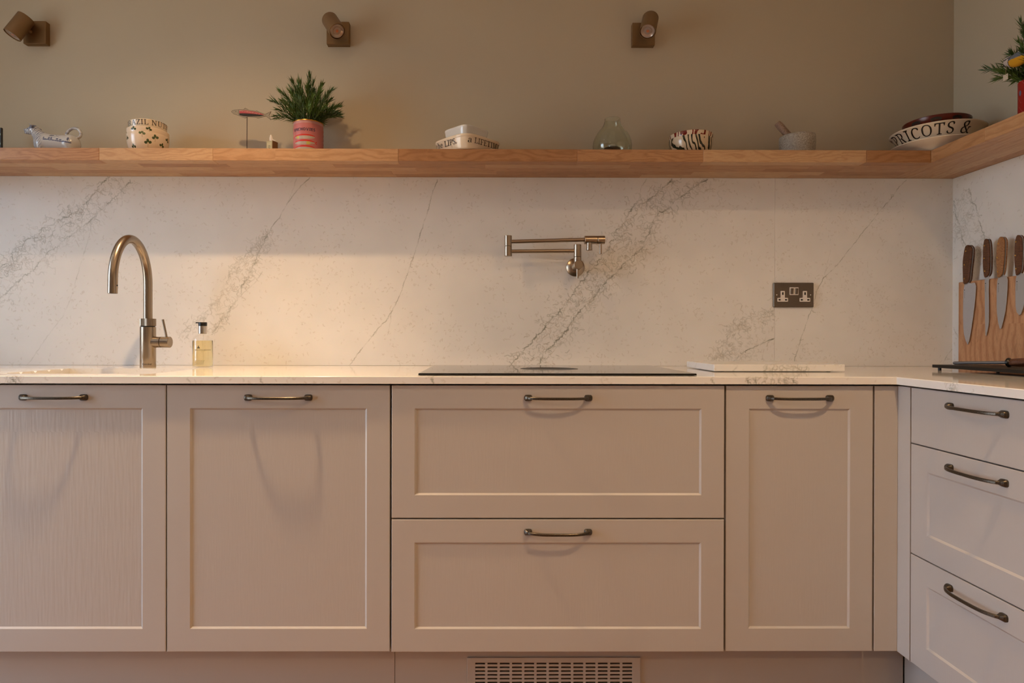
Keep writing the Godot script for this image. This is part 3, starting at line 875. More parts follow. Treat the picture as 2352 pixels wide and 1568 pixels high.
func build_cabinets() -> void:
	make_handle()
	var g := 0.0018
	var x0 := -0.8645
	var door_h := 0.715
	var c := thing("base_cabinet", "base cabinet with one tall panelled door right of the sink cabinet", "cabinet", Vector3(x0, 0, ZD), 0.0, "grey shaker base cabinets")
	carcass(c, 0.6)
	add_front(c, "door", Vector3(g, 0.16, 0), 0.6 - 2 * g, door_h, true)
	var c1 := c.duplicate() as Node3D
	c1.name = numbered("base_cabinet"); add_child(c1, true); c1.position = Vector3(x0 - 0.6, 0, ZD)
	tag(c1, "base cabinet under the sink, its door panel showing raised wood grain", "cabinet", "grey shaker base cabinets")
	for p in c1.get_children():
		if p.name == "door": (p.get_node("panel") as MeshInstance3D).material_override = M["worn panel paint"]
	var c2 := c.duplicate() as Node3D
	c2.name = numbered("base_cabinet"); add_child(c2, true); c2.position = Vector3(x0 - 1.2, 0, ZD)
	tag(c2, "base cabinet at the far end, beyond the sink cabinet", "cabinet", "grey shaker base cabinets")
	var wide := thing("drawer_cabinet", "wide base cabinet with two deep panelled drawers under the hob", "cabinet", Vector3(x0 + 0.6, 0, ZW), 0.0, "grey shaker base cabinets")
	carcass(wide, 0.9)
	add_front(wide, "drawer", Vector3(0.0035, 0.5195, 0), 0.893, 0.3555, true)
	add_front(wide, "drawer", Vector3(0.0035, 0.160, 0), 0.893, 0.3555, true)
	var nar := thing("base_cabinet", "narrow base cabinet with one tall panelled door between hob drawers and corner post", "cabinet", Vector3(x0 + 1.5, 0, ZD), 0.0, "grey shaker base cabinets")
	carcass(nar, 0.4)
	add_front(nar, "door", Vector3(g, 0.16, 0), 0.4 - 2 * g, door_h, true)
	# corner post
	var m := MB.new()
	m.box(Vector3(1.0385, 0.16, ZD - 0.02), Vector3(XD, 0.875, ZD), 0.001)
	m.box(Vector3(XD, 0.16, ZD - 0.02), Vector3(XD + 0.02, 0.875, 0.6630), 0.0)
	tag(obj("corner_post", m, M["cabinet paint"]), "plain painted corner post where the two cabinet runs meet", "corner post")
	# right run
	var r := thing("drawer_cabinet", "three-drawer base cabinet of the right-hand run with a plain top drawer", "cabinet", Vector3(XD, 0, 0.6643), -PI / 2, "grey shaker base cabinets")
	carcass(r, 0.45)
	add_front(r, "drawer", Vector3(g, 0.7315, 0), 0.45 - 2 * g, 0.1435, false)
	add_front(r, "drawer", Vector3(g, 0.4445, 0), 0.45 - 2 * g, 0.284, true)
	add_front(r, "drawer", Vector3(g, 0.160, 0), 0.45 - 2 * g, 0.2815, true)
	var r2 := c.duplicate() as Node3D
	r2.name = numbered("base_cabinet"); add_child(r2, true); r2.position = Vector3(XD, 0, 1.1163); r2.rotation.y = -PI / 2
	tag(r2, "base cabinet with one tall door beyond the three-drawer cabinet", "cabinet", "grey shaker base cabinets")
	# unseen tall cabinet added on the far left to shade that end of the wall
	var tall := thing("added_shading_cabinet", "unseen tall cabinet added to shade the far end of the wall", "cabinet", Vector3(-3.06, 0, 0.60))
	obj("carcass", bx(Vector3(0.001, 0.15, -0.598), Vector3(0.599, 2.28, -0.022)), M["cabinet paint"], tall)
	for q in [[0.16, 1.10], [1.2635, 1.0135]]:
		var dd := obj("door", front_frame(0.596, q[1]), M["cabinet paint"], tall, Vector3(0.002, q[0], 0))
		obj("panel", bx(Vector3(0.06, 0.06, -0.017), Vector3(0.536, q[1] - 0.06, -0.0039)), M["cabinet panel paint"], dd)
		obj("handle", handle_mesh, M["pewter"], dd, Vector3(0.3, q[1] - 0.033 if q[0] < 1.0 else 0.033, 0))
	obj("plinth", bx(Vector3(0.001, 0.002, -0.08), Vector3(0.599, 0.148, -0.0635)), M["plinth paint"], tall)
	# plinths
	tag(obj("plinth_board", bx(Vector3(-2.3, 0.002, 0.535), Vector3(-0.2615, 0.148, 0.553), 0.0008), M["plinth paint"]), "long plinth board under the sink cabinets", "plinth")
	var pb := MB.new()      # cut open behind the grille
	pb.box(Vector3(-0.2602, 0.002, 0.535), Vector3(-0.050, 0.148, 0.553)); pb.box(Vector3(0.412, 0.002, 0.535), Vector3(1.156, 0.148, 0.553))
	pb.box(Vector3(-0.050, 0.002, 0.535), Vector3(0.412, 0.022, 0.553)); pb.box(Vector3(-0.050, 0.106, 0.535), Vector3(0.412, 0.148, 0.553))
	tag(obj("plinth_board", pb, M["plinth paint"]), "plinth board with the vent grille below the hob drawers", "plinth")
	tag(obj("plinth_board", bx(Vector3(1.1595, 0.002, 0.5535), Vector3(1.1775, 0.148, 1.7), 0.0008), M["plinth paint"]), "plinth board under the right-hand drawer cabinet", "plinth")
	# vent grille
	var v := thing("vent_grille", "slotted ventilation grille set in the plinth below the hob drawers", "vent", Vector3(-0.0597, 0, 0.5535))
	var gw := 0.4818; var gt := 0.1157; var gb := 0.012
	var rows := 8; var cols := 13
	var sx := 0.0225; var pitch := 0.03405; var sw := 0.0272
	var top := gt - 0.0146; var rp := 0.01055; var sh := 0.0046
	var f := MB.new()
	f.box(Vector3(0, top, 0), Vector3(gw, gt, 0.004), 0.0008)
	f.box(Vector3(0, gb, 0), Vector3(gw, top - rows * rp + rp - sh, 0.004), 0.0008)
	f.box(Vector3(0, gb, 0), Vector3(sx, gt, 0.0038), 0.0008)
	f.box(Vector3(sx + (cols - 1) * pitch + sw, gb, 0), Vector3(gw, gt, 0.0038), 0.0008)
	for k in cols - 1:
		f.box(Vector3(sx + k * pitch + sw, top - rows * rp, 0), Vector3(sx + (k + 1) * pitch, top, 0.0036), 0.0)
	obj("frame", f, M["plinth paint"], v)
	for k in rows - 1:
		var y := top - k * rp - sh
		obj("slat", bx(Vector3(sx, y - rp + sh, 0), Vector3(sx + (cols - 1) * pitch + sw, y, 0.0037), 0.0004), M["plinth paint"], v)

# ------------------------------------------------------------------ worktop, sink, splashback, shelves
const HX0 := -1.375
const HX1 := -0.95
const HZ0 := 0.228
const HZ1 := 0.528

func build_worktop() -> void:
	var m := MB.new()
	var b := 0.0016
	var uv := func(p: Vector3) -> Vector2: return Vector2((p.x + 2.4) / 4.1, 1.0 - (p.z + (TOP - p.y)) / 0.66)
	var uvr := func(p: Vector3) -> Vector2: return Vector2((p.z + 0.31) / 4.1, 1.0 - (WX - p.x + (TOP - p.y)) / 0.66)
	var put := func(pts: Array, fn: Callable): m.face(pts, pts.map(fn))
	var flat := func(xa, xb, za, zb, fn): put.call([Vector3(xa, TOP, zb), Vector3(xb, TOP, zb), Vector3(xb, TOP, za), Vector3(xa, TOP, za)], fn)
	flat.call(-2.455, -1.86, 0.0, ZC - b, uv)
	flat.call(HX1, XC + b, 0.0, ZC - b, uv)
	flat.call(HX0, HX1, 0.0, HZ0, uv)
	flat.call(HX0, HX1, HZ1, ZC - b, uv)
	flat.call(-1.86, HX0, 0.0, HZ0, uv); flat.call(-1.86, HX0, HZ1, ZC - b, uv)
	flat.call(XC + b, WX, 0.0, ZC - b, uv)
	flat.call(XC + b, WX, ZC - b, 2.35, uvr)
	# drainer grooves running down into the sink
	var prof := []
	for k in 61:
		var z := lerpf(HZ0, HZ1, k / 60.0)
		var dd := 0.0
		for q in [0.265, 0.325, 0.385, 0.445, 0.505]:
			dd = maxf(dd, 0.0055 * sqrt(maxf(0.0, 1.0 - pow((z - q) / 0.0065, 2))))
		prof.append([z, dd])
	for k in 60:
		var a = prof[k]; var e = prof[k + 1]
		for i in 6:
			var xa := lerpf(-1.86, HX0, i / 6.0); var xb := lerpf(-1.86, HX0, (i + 1) / 6.0)
			var sa := i / 6.0; var sb := (i + 1) / 6.0
			put.call([Vector3(xa, TOP - e[1] * sa, e[0]), Vector3(xb, TOP - e[1] * sb, e[0]), Vector3(xb, TOP - a[1] * sb, a[0]), Vector3(xa, TOP - a[1] * sa, a[0])], uv)
		put.call([Vector3(HX0, TOP - 0.02, e[0]), Vector3(HX0, TOP - 0.02, a[0]), Vector3(HX0, TOP - a[1], a[0]), Vector3(HX0, TOP - e[1], e[0])], uv)
	# the other sides of the cut-out
	put.call([Vector3(HX1, TOP - 0.02, HZ0), Vector3(HX1, TOP - 0.02, HZ1), Vector3(HX1, TOP, HZ1), Vector3(HX1, TOP, HZ0)], uv)
	put.call([Vector3(HX0, TOP - 0.02, HZ0), Vector3(HX1, TOP - 0.02, HZ0), Vector3(HX1, TOP, HZ0), Vector3(HX0, TOP, HZ0)], uv)
	put.call([Vector3(HX1, TOP - 0.02, HZ1), Vector3(HX0, TOP - 0.02, HZ1), Vector3(HX0, TOP, HZ1), Vector3(HX1, TOP, HZ1)], uv)
	# front edges
	var y0 := TOP - 0.02
	put.call([Vector3(-2.455, TOP - b, ZC), Vector3(XC, TOP - b, ZC), Vector3(XC + b, TOP, ZC - b), Vector3(-2.455, TOP, ZC - b)], uv)
	put.call([Vector3(-2.455, y0, ZC), Vector3(XC, y0, ZC), Vector3(XC, TOP - b, ZC), Vector3(-2.455, TOP - b, ZC)], uv)
	put.call([Vector3(XC, TOP - b, ZC), Vector3(XC, TOP - b, 2.35), Vector3(XC + b, TOP, 2.35), Vector3(XC + b, TOP, ZC - b)], uvr)
	put.call([Vector3(XC, y0, ZC), Vector3(XC, y0, 2.35), Vector3(XC, TOP - b, 2.35), Vector3(XC, TOP - b, ZC)], uvr)
	put.call([Vector3(XC, y0, 2.35), Vector3(WX, y0, 2.35), Vector3(WX, TOP, 2.35), Vector3(XC, TOP, 2.35)], uvr)
	put.call([Vector3(-2.455, y0, 0), Vector3(-2.455, y0, ZC), Vector3(-2.455, TOP, ZC), Vector3(-2.455, TOP, 0)], uv)
	# underside
	var under := func(xa, xb, za, zb): put.call([Vector3(xa, y0, za), Vector3(xb, y0, za), Vector3(xb, y0, zb), Vector3(xa, y0, zb)], uv)
	under.call(-2.455, HX0, 0.0, ZC); under.call(HX1, XC, 0.0, ZC); under.call(HX0, HX1, 0.0, HZ0); under.call(HX0, HX1, HZ1, ZC); under.call(XC, WX, 0.0, 2.35)
	tag(obj("worktop", m, M["quartz worktop"]), "polished white quartz worktop running round the corner with grey veins", "worktop")
	# sink bowl hung under the cut-out
	var s := MB.new()
	var w := 0.012; var yb := 0.70; var yt := y0 - 0.0005
	s.box(Vector3(HX0 - w, yb - w, HZ0 - w), Vector3(HX1 + w, yb, HZ1 + w))
	s.box(Vector3(HX0 - w, yb, HZ0 - w), Vector3(HX0, yt, HZ1 + w)); s.box(Vector3(HX1, yb, HZ0 - w), Vector3(HX1 + w, yt, HZ1 + w))
	s.box(Vector3(HX0, yb, HZ0 - w), Vector3(HX1, yt, HZ0)); s.box(Vector3(HX0, yb, HZ1), Vector3(HX1, yt, HZ1 + w))
	var sk := thing("sink", "white undermounted sink bowl below the drainer grooves", "sink", Vector3.ZERO)
	obj("bowl", s, M["quartz plain"], sk)
	var dr := MB.new()
	dr.lathe([Vector2(0, 0.003), Vector2(0.02, 0.003), Vector2(0.042, 0.004), Vector2(0.045, 0.0), Vector2(0, 0)].map(func(q): return q), 32)
	obj("drain", dr, M["brushed steel"], sk, Vector3((HX0 + HX1) / 2, yb, 0.38))

func slab_panel(called: String, m: Material, label: String, a: Vector3, b: Vector3, out: Vector3) -> void:
	var y0 := TOP + 0.0005; var y1 := SB - 0.0005
	var A := Vector3(a.x, y0, a.z); var B := Vector3(b.x, y0, b.z); var C := Vector3(b.x, y1, b.z); var D := Vector3(a.x, y1, a.z)
	var o := out * 0.0038
	var s := MB.new()
	s.face([A, B, C, D], [Vector2(0, 1), Vector2(1, 1), Vector2(1, 0), Vector2(0, 0)])
	s.face([B - o, A - o, D - o, C - o]); s.face([A - o, B - o, B, A]); s.face([D, C, C - o, D - o]); s.face([A - o, A, D, D - o]); s.face([B, B - o, C - o, C])
	tag(obj(called, s, m), label, "splashback")

func build_splashback() -> void:
	slab_panel("splashback_slab", M["quartz long slab"], "long veined white quartz splashback behind the tap and hob", Vector3(-2.4, 0, 0), Vector3(1.0415, 0, 0), Vector3.BACK)
	slab_panel("splashback_slab", M["quartz corner slab"], "shorter quartz splashback between the socket and the corner, one thin diagonal vein", Vector3(1.0421, 0, 0), Vector3(WX, 0, 0), Vector3.BACK)
	slab_panel("splashback_slab", M["quartz side slab"], "quartz splashback on the side wall behind the knife board", Vector3(WX, 0, 0), Vector3(WX, 0, 1.8), Vector3.LEFT)

func staves(t: Node3D, length: float, depth: float, rows: int, lo: float, hi: float) -> void:
	var y0 := SB; var y1 := ST
	for r in rows:
		var z0 := depth * r / rows; var z1 := depth * (r + 1) / rows
		var x := 0.0
		var last := -1
		while x < length - 0.001:
			var l := rng.randf_range(lo, hi)
			if x == 0.0: l *= rng.randf_range(0.35, 1.0)
			if length - x - l < 0.12: l = length - x
			var k := rng.randi_range(0, 4)
			if k == last: k = (k + 1) % 5
			last = k
			obj("stave", bx(Vector3(-l / 2, -(y1 - y0) / 2, -(z1 - z0) / 2), Vector3(l / 2 - 0.0001, (y1 - y0) / 2, (z1 - z0) / 2), 0.0012 if r == rows - 1 else 0.0003), M["oak %d" % k], t, Vector3(x + l / 2, (y0 + y1) / 2, (z0 + z1) / 2))
			x += l

func build_shelves() -> void:
	var a := thing("shelf", "long oak shelf of glued staves above the white splashback", "shelf", Vector3(-2.4, 0, 0))
	staves(a, 2.4 + SX - 0.0003, SD, 5, 0.25, 0.62)
	var b := thing("shelf", "oak shelf along the side wall, meeting the long shelf in the corner", "shelf", Vector3(WX, 0, 0), -PI / 2)
	staves(b, 2.0, WX - SX, 5, 0.9, 1.5)

# ------------------------------------------------------------------ fittings
func build_tap() -> void:
	var t := thing("kitchen_tap", "brushed steel swan-neck kitchen tap behind the sink", "tap", Vector3(-1.1650, TOP, 0.141))
	var b := MB.new()
	b.lathe([Vector2(0, 0), Vector2(0.0248, 0), Vector2(0.025, 0.0005), Vector2(0.025, 0.1368), Vector2(0.0245, 0.1373), Vector2(0.023, 0.1373), Vector2(0, 0.1373)], 56)
	obj("base", b, M["tap steel"], t)
	b = MB.new()
	b.lathe([Vector2(0, 0.1373), Vector2(0.0225, 0.1373), Vector2(0.0225, 0.1405), Vector2(0, 0.1405)], 48)
	obj("seam", b, M["dark steel seam"], t)
	# knurled collar
	var cl := MB.new()
	var ring := []
	for k in 160: ring.append(Vector2(cos(TAU * k / 160), sin(TAU * k / 160)) * (0.0252 if k % 2 else 0.0247))
	cl.sweep([Vector3(0, 0.1405, 0), Vector3(0, 0.1655, 0)], ring, [], Vector3.RIGHT, false)
	obj("collar", cl, M["tap steel"], t)
	var path := []
	for k in 8: path.append(Vector3(0, 0.1655 + 0.118 * k / 8.0, 0))
	var rx := 0.094
	for k in 33:
		var a := PI * k / 32.0
		path.append(Vector3(-0.009 * (1 - cos(a)) / 2.0, 0.2835 + 0.1385 * sin(a) * (0.96 + 0.04 * sin(a)), rx * (1.0 - cos(a))))
	for k in range(1, 7): path.append(Vector3(-0.009 - 0.001 * k / 6.0, 0.2835 - 0.0445 * k / 6.0, 2 * rx))
	obj("neck", rod(path, 0.0142, 32), M["tap steel"], t)
	obj("nozzle", drum(Vector3(-0.010, 0.2385, 2 * rx), Vector3.UP, 0.0132, 0.004), M["black plastic"], t)
	obj("button", drum(Vector3(0.002, 0.264, 2 * rx), Vector3.RIGHT, 0.0025, 0.004), M["black plastic"], t)
	obj("lever_barrel", drum(Vector3(0.018, 0.0855, 0), Vector3.RIGHT, 0.0188, 0.0265), M["tap steel"], t)
	obj("seam", drum(Vector3(0.0445, 0.0855, 0), Vector3.RIGHT, 0.0178, 0.0015), M["dark steel seam"], t)
	obj("lever_cap", drum(Vector3(0.046, 0.0855, 0), Vector3.RIGHT, 0.0188, 0.0300, 0.001), M["tap steel"], t)
	obj("lever", rod([Vector3(0.0635, 0.102, 0), Vector3(0.0525, 0.163, 0.004)], 0.0041, 14), M["tap steel"], t)
	var said := "Quooker"
	var n := letters(said, "Droid Sans", 0.0062, func(p: Vector3):
		var a := -0.22 + p.x / 0.025
		return Vector3(sin(a), 0, cos(a)) * (0.0252 + p.z) + Vector3.UP * (0.006 + p.y))
	obj("lettering", n, M["ink"], t)

func build_pot_filler() -> void:
	var t := thing("pot_filler_tap", "folded brushed steel wall tap above the hob", "tap", Vector3(0.3135, 1.2590, 0))
	var st: Material = M["brushed steel"]
	var f := MB.new()
	f.lathe([Vector2(0, 0), Vector2(0.0335, 0), Vector2(0.0335, 0.002), Vector2(0.0325, 0.0035), Vector2(0.019, 0.0085), Vector2(0.0165, 0.0095), Vector2(0, 0.0095)], 56)
	obj("wall_flange", f.moved(Transform3D(along(Vector3.BACK), Vector3.ZERO)), st, t)
	obj("valve_body", drum(Vector3(0, 0, 0.009), Vector3.BACK, 0.0155, 0.063), st, t)
	obj("valve_cap", drum(Vector3(0.000, 0.0, 0.0725), Vector3.BACK, 0.0160, 0.012, 0.0012), st, t)
	obj("valve_lever", rod([Vector3(-0.003, -0.012, 0.079), Vector3(-0.003, -0.0475, 0.081)], 0.0039, 14), st, t)
	# swivel post over the valve
	var z := 0.058
	var y1 := 0.0745
	obj("swivel", drum(Vector3(0.0, 0.010, z), Vector3.UP, 0.0136, 0.0200), st, t)
	obj("seam", drum(Vector3(0.0, 0.030, z), Vector3.UP, 0.0130, 0.0012), M["dark steel seam"], t)
	obj("swivel", drum(Vector3(0.0, 0.0312, z), Vector3.UP, 0.0136, y1 - 0.0312), st, t)
	var xl := -0.2470
	obj("lower_arm", rod([Vector3(-0.010, 0.0525, z), Vector3(xl + 0.01, 0.0490, z + 0.006)], 0.0068, 20), st, t)
	obj("elbow", drum(Vector3(xl, 0.0320, z + 0.006), Vector3.UP, 0.0132, 0.0350), st, t)
	obj("seam", drum(Vector3(xl, 0.0670, z + 0.006), Vector3.UP, 0.0126, 0.0012), M["dark steel seam"], t)
	obj("elbow", drum(Vector3(xl, 0.0682, z + 0.006), Vector3.UP, 0.0132, 0.0365), st, t)
	obj("upper_arm", rod([Vector3(xl + 0.01, 0.0835, z + 0.006), Vector3(0.026, 0.0885, z + 0.024)], 0.0068, 20), st, t)
	obj("spout_body", drum(Vector3(0.0210, 0.0875, z + 0.024), Vector3.RIGHT, 0.0146, 0.0445), st, t)
	obj("seam", drum(Vector3(0.0655, 0.0875, z + 0.024), Vector3.RIGHT, 0.0139, 0.0010), M["dark steel seam"], t)
	obj("spout_cap", drum(Vector3(0.0665, 0.0875, z + 0.024), Vector3.RIGHT, 0.0146, 0.0255), st, t)
	obj("spout", drum(Vector3(0.0375, 0.0535, z + 0.026), Vector3.UP, 0.0100, 0.024), st, t)
	obj("aerator", drum(Vector3(0.0375, 0.0505, z + 0.026), Vector3.UP, 0.0105, 0.008), st, t)
	obj("spout_lever", rod([Vector3(0.0775, 0.077, z + 0.024), Vector3(0.0775, 0.0375, z + 0.026)], 0.0041, 14), st, t)

func build_hob() -> void:
	var x0 := -0.193; var x1 := 0.567; var z0 := 0.083; var z1 := 0.585
	var t := thing("hob", "black glass induction hob with a round extractor opening", "hob", Vector3(0.187, TOP, 0.334))
	var m := MB.new()
	var hx := (x1 - x0) / 2; var hz := (z1 - z0) / 2
	var rr := 0.090
	var yt := 0.0062; var b := 0.0012
	var angs := []
	for k in 72: angs.append(TAU * k / 72)
	for s in [[1, 1], [1, -1], [-1, 1], [-1, -1]]: angs.append(fposmod(atan2(s[1] * hz, s[0] * hx), TAU))
	angs.sort()
	var edge := func(a: float, sx: float, sz: float) -> Vector2:
		var c := cos(a); var s := sin(a)
		var k := minf(sx / maxf(absf(c), 1e-6), sz / maxf(absf(s), 1e-6))
		return Vector2(c, s) * k
	for i in angs.size():
		var a: float = angs[i]; var e: float = angs[(i + 1) % angs.size()]
		var p = edge.call(a, hx - b, hz - b); var q = edge.call(e, hx - b, hz - b)
		var p2 = edge.call(a, hx, hz); var q2 = edge.call(e, hx, hz)
		var ci := Vector2(cos(a), sin(a)) * rr; var cj := Vector2(cos(e), sin(e)) * rr
		m.face([Vector3(ci.x, yt, ci.y), Vector3(cj.x, yt, cj.y), Vector3(q.x, yt, q.y), Vector3(p.x, yt, p.y)])
		m.face([Vector3(p.x, yt, p.y), Vector3(q.x, yt, q.y), Vector3(q2.x, yt - b, q2.y), Vector3(p2.x, yt - b, p2.y)])
		m.face([Vector3(p2.x, yt - b, p2.y), Vector3(q2.x, yt - b, q2.y), Vector3(q2.x, 0.0008, q2.y), Vector3(p2.x, 0.0008, p2.y)])
		m.face([Vector3(cj.x, yt, cj.y), Vector3(ci.x, yt, ci.y), Vector3(ci.x, 0.001, ci.y), Vector3(cj.x, 0.001, cj.y)])
	for k in m.n.size():
		if m.n[k].y < -0.5: m.n[k] = -m.n[k]
	obj("glass_panel", m, M["hob glass"], t)
	var g := MB.new()
	g.lathe([Vector2(0, 0.0006), Vector2(0.0885, 0.0006), Vector2(0.0885, 0.0050), Vector2(0.084, 0.0060), Vector2(0.080, 0.0040), Vector2(0.05, 0.0022), Vector2(0, 0.0016)], 64)
	obj("extractor_cover", g, M["extractor black"], t)

func build_socket() -> void:
	var t := thing("wall_socket", "double wall socket with a brushed steel plate and two switches", "socket", Vector3(1.1077, 1.1595, 0))
	obj("plate", bx(Vector3(-0.0735, -0.0445, 0), Vector3(0.0735, 0.0445, 0.0085), 0.0022), M["socket steel"], t)
	var zf := 0.0086
	for s in [-1, 1]:
		var cx: float = -0.0405 if s < 0 else 0.0405
		var o := []
		var T := [[-0.0195, -0.0245], [0.0195, -0.0245], [0.0195, -0.0105], [0.0078, -0.0105], [0.0078, 0.0145], [-0.0078, 0.0145], [-0.0078, -0.0105], [-0.0195, -0.0105]]
		# rounded corners
		for i in T.size():
			var p := Vector2(T[i][0], T[i][1]); var a := Vector2(T[(i + 7) % 8][0], T[(i + 7) % 8][1]); var e := Vector2(T[(i + 1) % 8][0], T[(i + 1) % 8][1])
			var r := 0.0025
			for k in 4:
				var w := k / 3.0
				o.append(p.move_toward(a, r).lerp(p, w).lerp(p.lerp(p.move_toward(e, r), w), w))
		var ins := MB.new()
		ins.extrude(o, 0.0, 0.0012, 0.0004)
		var n := obj("socket_face", ins, M["white plastic"], t, Vector3(cx, 0, zf - 0.0004))
		for h in [[0.0, 0.0050, 0.0024, 0.0050], [-0.0118, -0.0176, 0.0034, 0.0027], [0.0118, -0.0176, 0.0034, 0.0027]]:
			obj("pin_hole", bx(Vector3(h[0] - h[2], h[1] - h[3], 0.0011), Vector3(h[0] + h[2], h[1] + h[3], 0.00135)), M["pin hole black"], n)
			obj("shutter_edge", bx(Vector3(h[0] + h[2], h[1] - h[3], 0.0011), Vector3(h[0] + h[2] + 0.0024, h[1] + h[3], 0.0014)), M["bright steel"], n)
		obj("screw", drum(Vector3(s * 0.0615, 0.0003, zf - 0.001), Vector3.BACK, 0.0024, 0.0014), M["bright steel"], t)
	var sw := MB.new()
	sw.box(Vector3(-0.0165, -0.0002, 0), Vector3(0.0165, 0.0278, 0.0014), 0.001)
	var swn := obj("switch_surround", sw, M["white plastic"], t, Vector3(0.0008, 0, zf - 0.0004))
	for s in [-1, 1]:
		var r := MB.new()
		r.box(Vector3(-0.0052, -0.0105, 0), Vector3(0.0052, 0.0105, 0.0042), 0.0012)
		var q := obj("rocker", r, M["socket steel"], swn, Vector3(s * 0.0083, 0.0138, 0.0006))
		q.rotation.x = 0.14

func build_offcut() -> void:
	var m := MB.new()
	m.box(Vector3(0.684, 0, 0.1190), Vector3(1.084, 0.0205, 0.3870), 0.0012)
	for k in m.v.size(): m.u[k] = Vector2((m.v[k].x + 2.25) / 4.1, 1.0 - (m.v[k].z + 0.245 - m.v[k].y) / 0.66)
	var t := thing("quartz_board", "flat white quartz board lying on the worktop below the wall socket", "board", Vector3(0, TOP + 0.0020, 0))
	obj("slab", m, M["quartz offcut"], t)
	for x in [0.72, 1.05]:
		for z in [0.15, 0.355]:
			obj("foot", drum(Vector3(x, -0.0020, z), Vector3.UP, 0.006, 0.0021, 0.0003, 16), M["black plastic"], t)

func build_wall_lamps() -> void:
	var spec := [
		[Vector3(-1.637, 2.0975, 0), Vector3(-0.42, -0.87, 0.25), Vector3(-0.026, 0.002, 0.058), "bronze wall spotlight aimed down and outward, furthest from the corner"],
		[Vector3(-0.5475, 2.0990, 0), Vector3(0.45, -0.74, 0.50), Vector3(-0.004, 0.004, 0.066), "bronze wall spotlight above the pink tin plant, its plate catching warm light"],
		[Vector3(0.5562, 2.1000, 0), Vector3(-0.25, -0.82, 0.51), Vector3(0.008, 0.010, 0.066), "bronze wall spotlight above the glass candle dome"]]
	for s in spec:
		var t := thing("wall_spotlight", s[3], "spotlight", s[0], 0.0, "bronze wall spotlights")
		obj("base_plate", bx(Vector3(-0.0405, -0.0405, -0.004), Vector3(0.0405, 0.0405, 0.020), 0.0012), M["bronze"], t)
		var c: Vector3 = s[2]
		var d: Vector3 = (s[1] as Vector3).normalized()
		obj("arm", rod([Vector3(c.x * 0.5, c.y * 0.5, 0.019), c * 0.92], 0.007, 16), M["bronze"], t)
		var L := 0.084; var r := 0.0285
		var a := c - d * L * 0.5
		var m := MB.new()
		m.lathe([Vector2(0, 0), Vector2(r - 0.002, 0), Vector2(r - 0.0006, 0.0006), Vector2(r, 0.002), Vector2(r, L - 0.0006), Vector2(r - 0.0006, L), Vector2(r - 0.0016, L), Vector2(r - 0.002, L - 0.001), Vector2(r - 0.002, L - 0.007), Vector2(0, L - 0.007)], 56)
		obj("shade", m.moved(Transform3D(along(d), a)), M["bronze"], t)
		m = MB.new()
		m.lathe([Vector2(0, 0), Vector2(0.0245, 0), Vector2(0.0245, 0.004), Vector2(0.0225, 0.0046), Vector2(0.0205, 0.0030), Vector2(0.014, 0.0008), Vector2(0.0135, 0.0022), Vector2(0.008, 0.0030), Vector2(0, 0.0032)], 48)
		var ln := obj("lens", m.moved(Transform3D(along(d), a + d * (L - 0.0068))), M["lamp lens"], t)
		obj("diode", drum(a + d * (L - 0.0040), d, 0.0052, 0.0012, 0.0004, 24), M["lamp diode"], ln)

# ------------------------------------------------------------------ things on the shelves
# open bowl: outer curve from the foot up to the rim, then the inside
func bowl_profile(foot: float, r: float, h: float, wall: float, belly := 0.6, foot_h := 0.004) -> Array:
	var o := [Vector2(0, 0.001), Vector2(foot - 0.004, 0.001), Vector2(foot - 0.003, 0), Vector2(foot, 0), Vector2(foot, foot_h)]
	var n := 14
	for k in range(1, n + 1):
		var t := float(k) / n
		o.append(Vector2(lerpf(foot, r, pow(sin(t * PI / 2), belly)), lerpf(foot_h, h - wall * 0.4, t * t * 0.35 + t * 0.65)))
	for k in range(1, 6):
		var a := PI * k / 6.0
		o.append(Vector2(r - wall * 0.5 + wall * 0.5 * cos(a), h - wall * 0.4 + wall * 0.4 * sin(a)))
	for k in range(n, -1, -1):
		var t := float(k) / n
		o.append(Vector2(maxf(0.0, lerpf(foot, r, pow(sin(t * PI / 2), belly)) - wall), lerpf(foot_h + wall, h - wall * 0.4, t * t * 0.35 + t * 0.65)))
	o.append(Vector2(0, foot_h + wall))
	return o

# texture rows: outside from 1 (foot) to 0 (rim), inside stays on the top row
func bowl_v(prof: Array, h: float) -> Array:
	var o := []
	var past := false
	for i in prof.size():
		if i > 0 and prof[i].y < prof[i - 1].y - 1e-5 and i > 6: past = true
		o.append(0.001 if past else clampf(1.0 - prof[i].y / h, 0.001, 0.999))
	return o

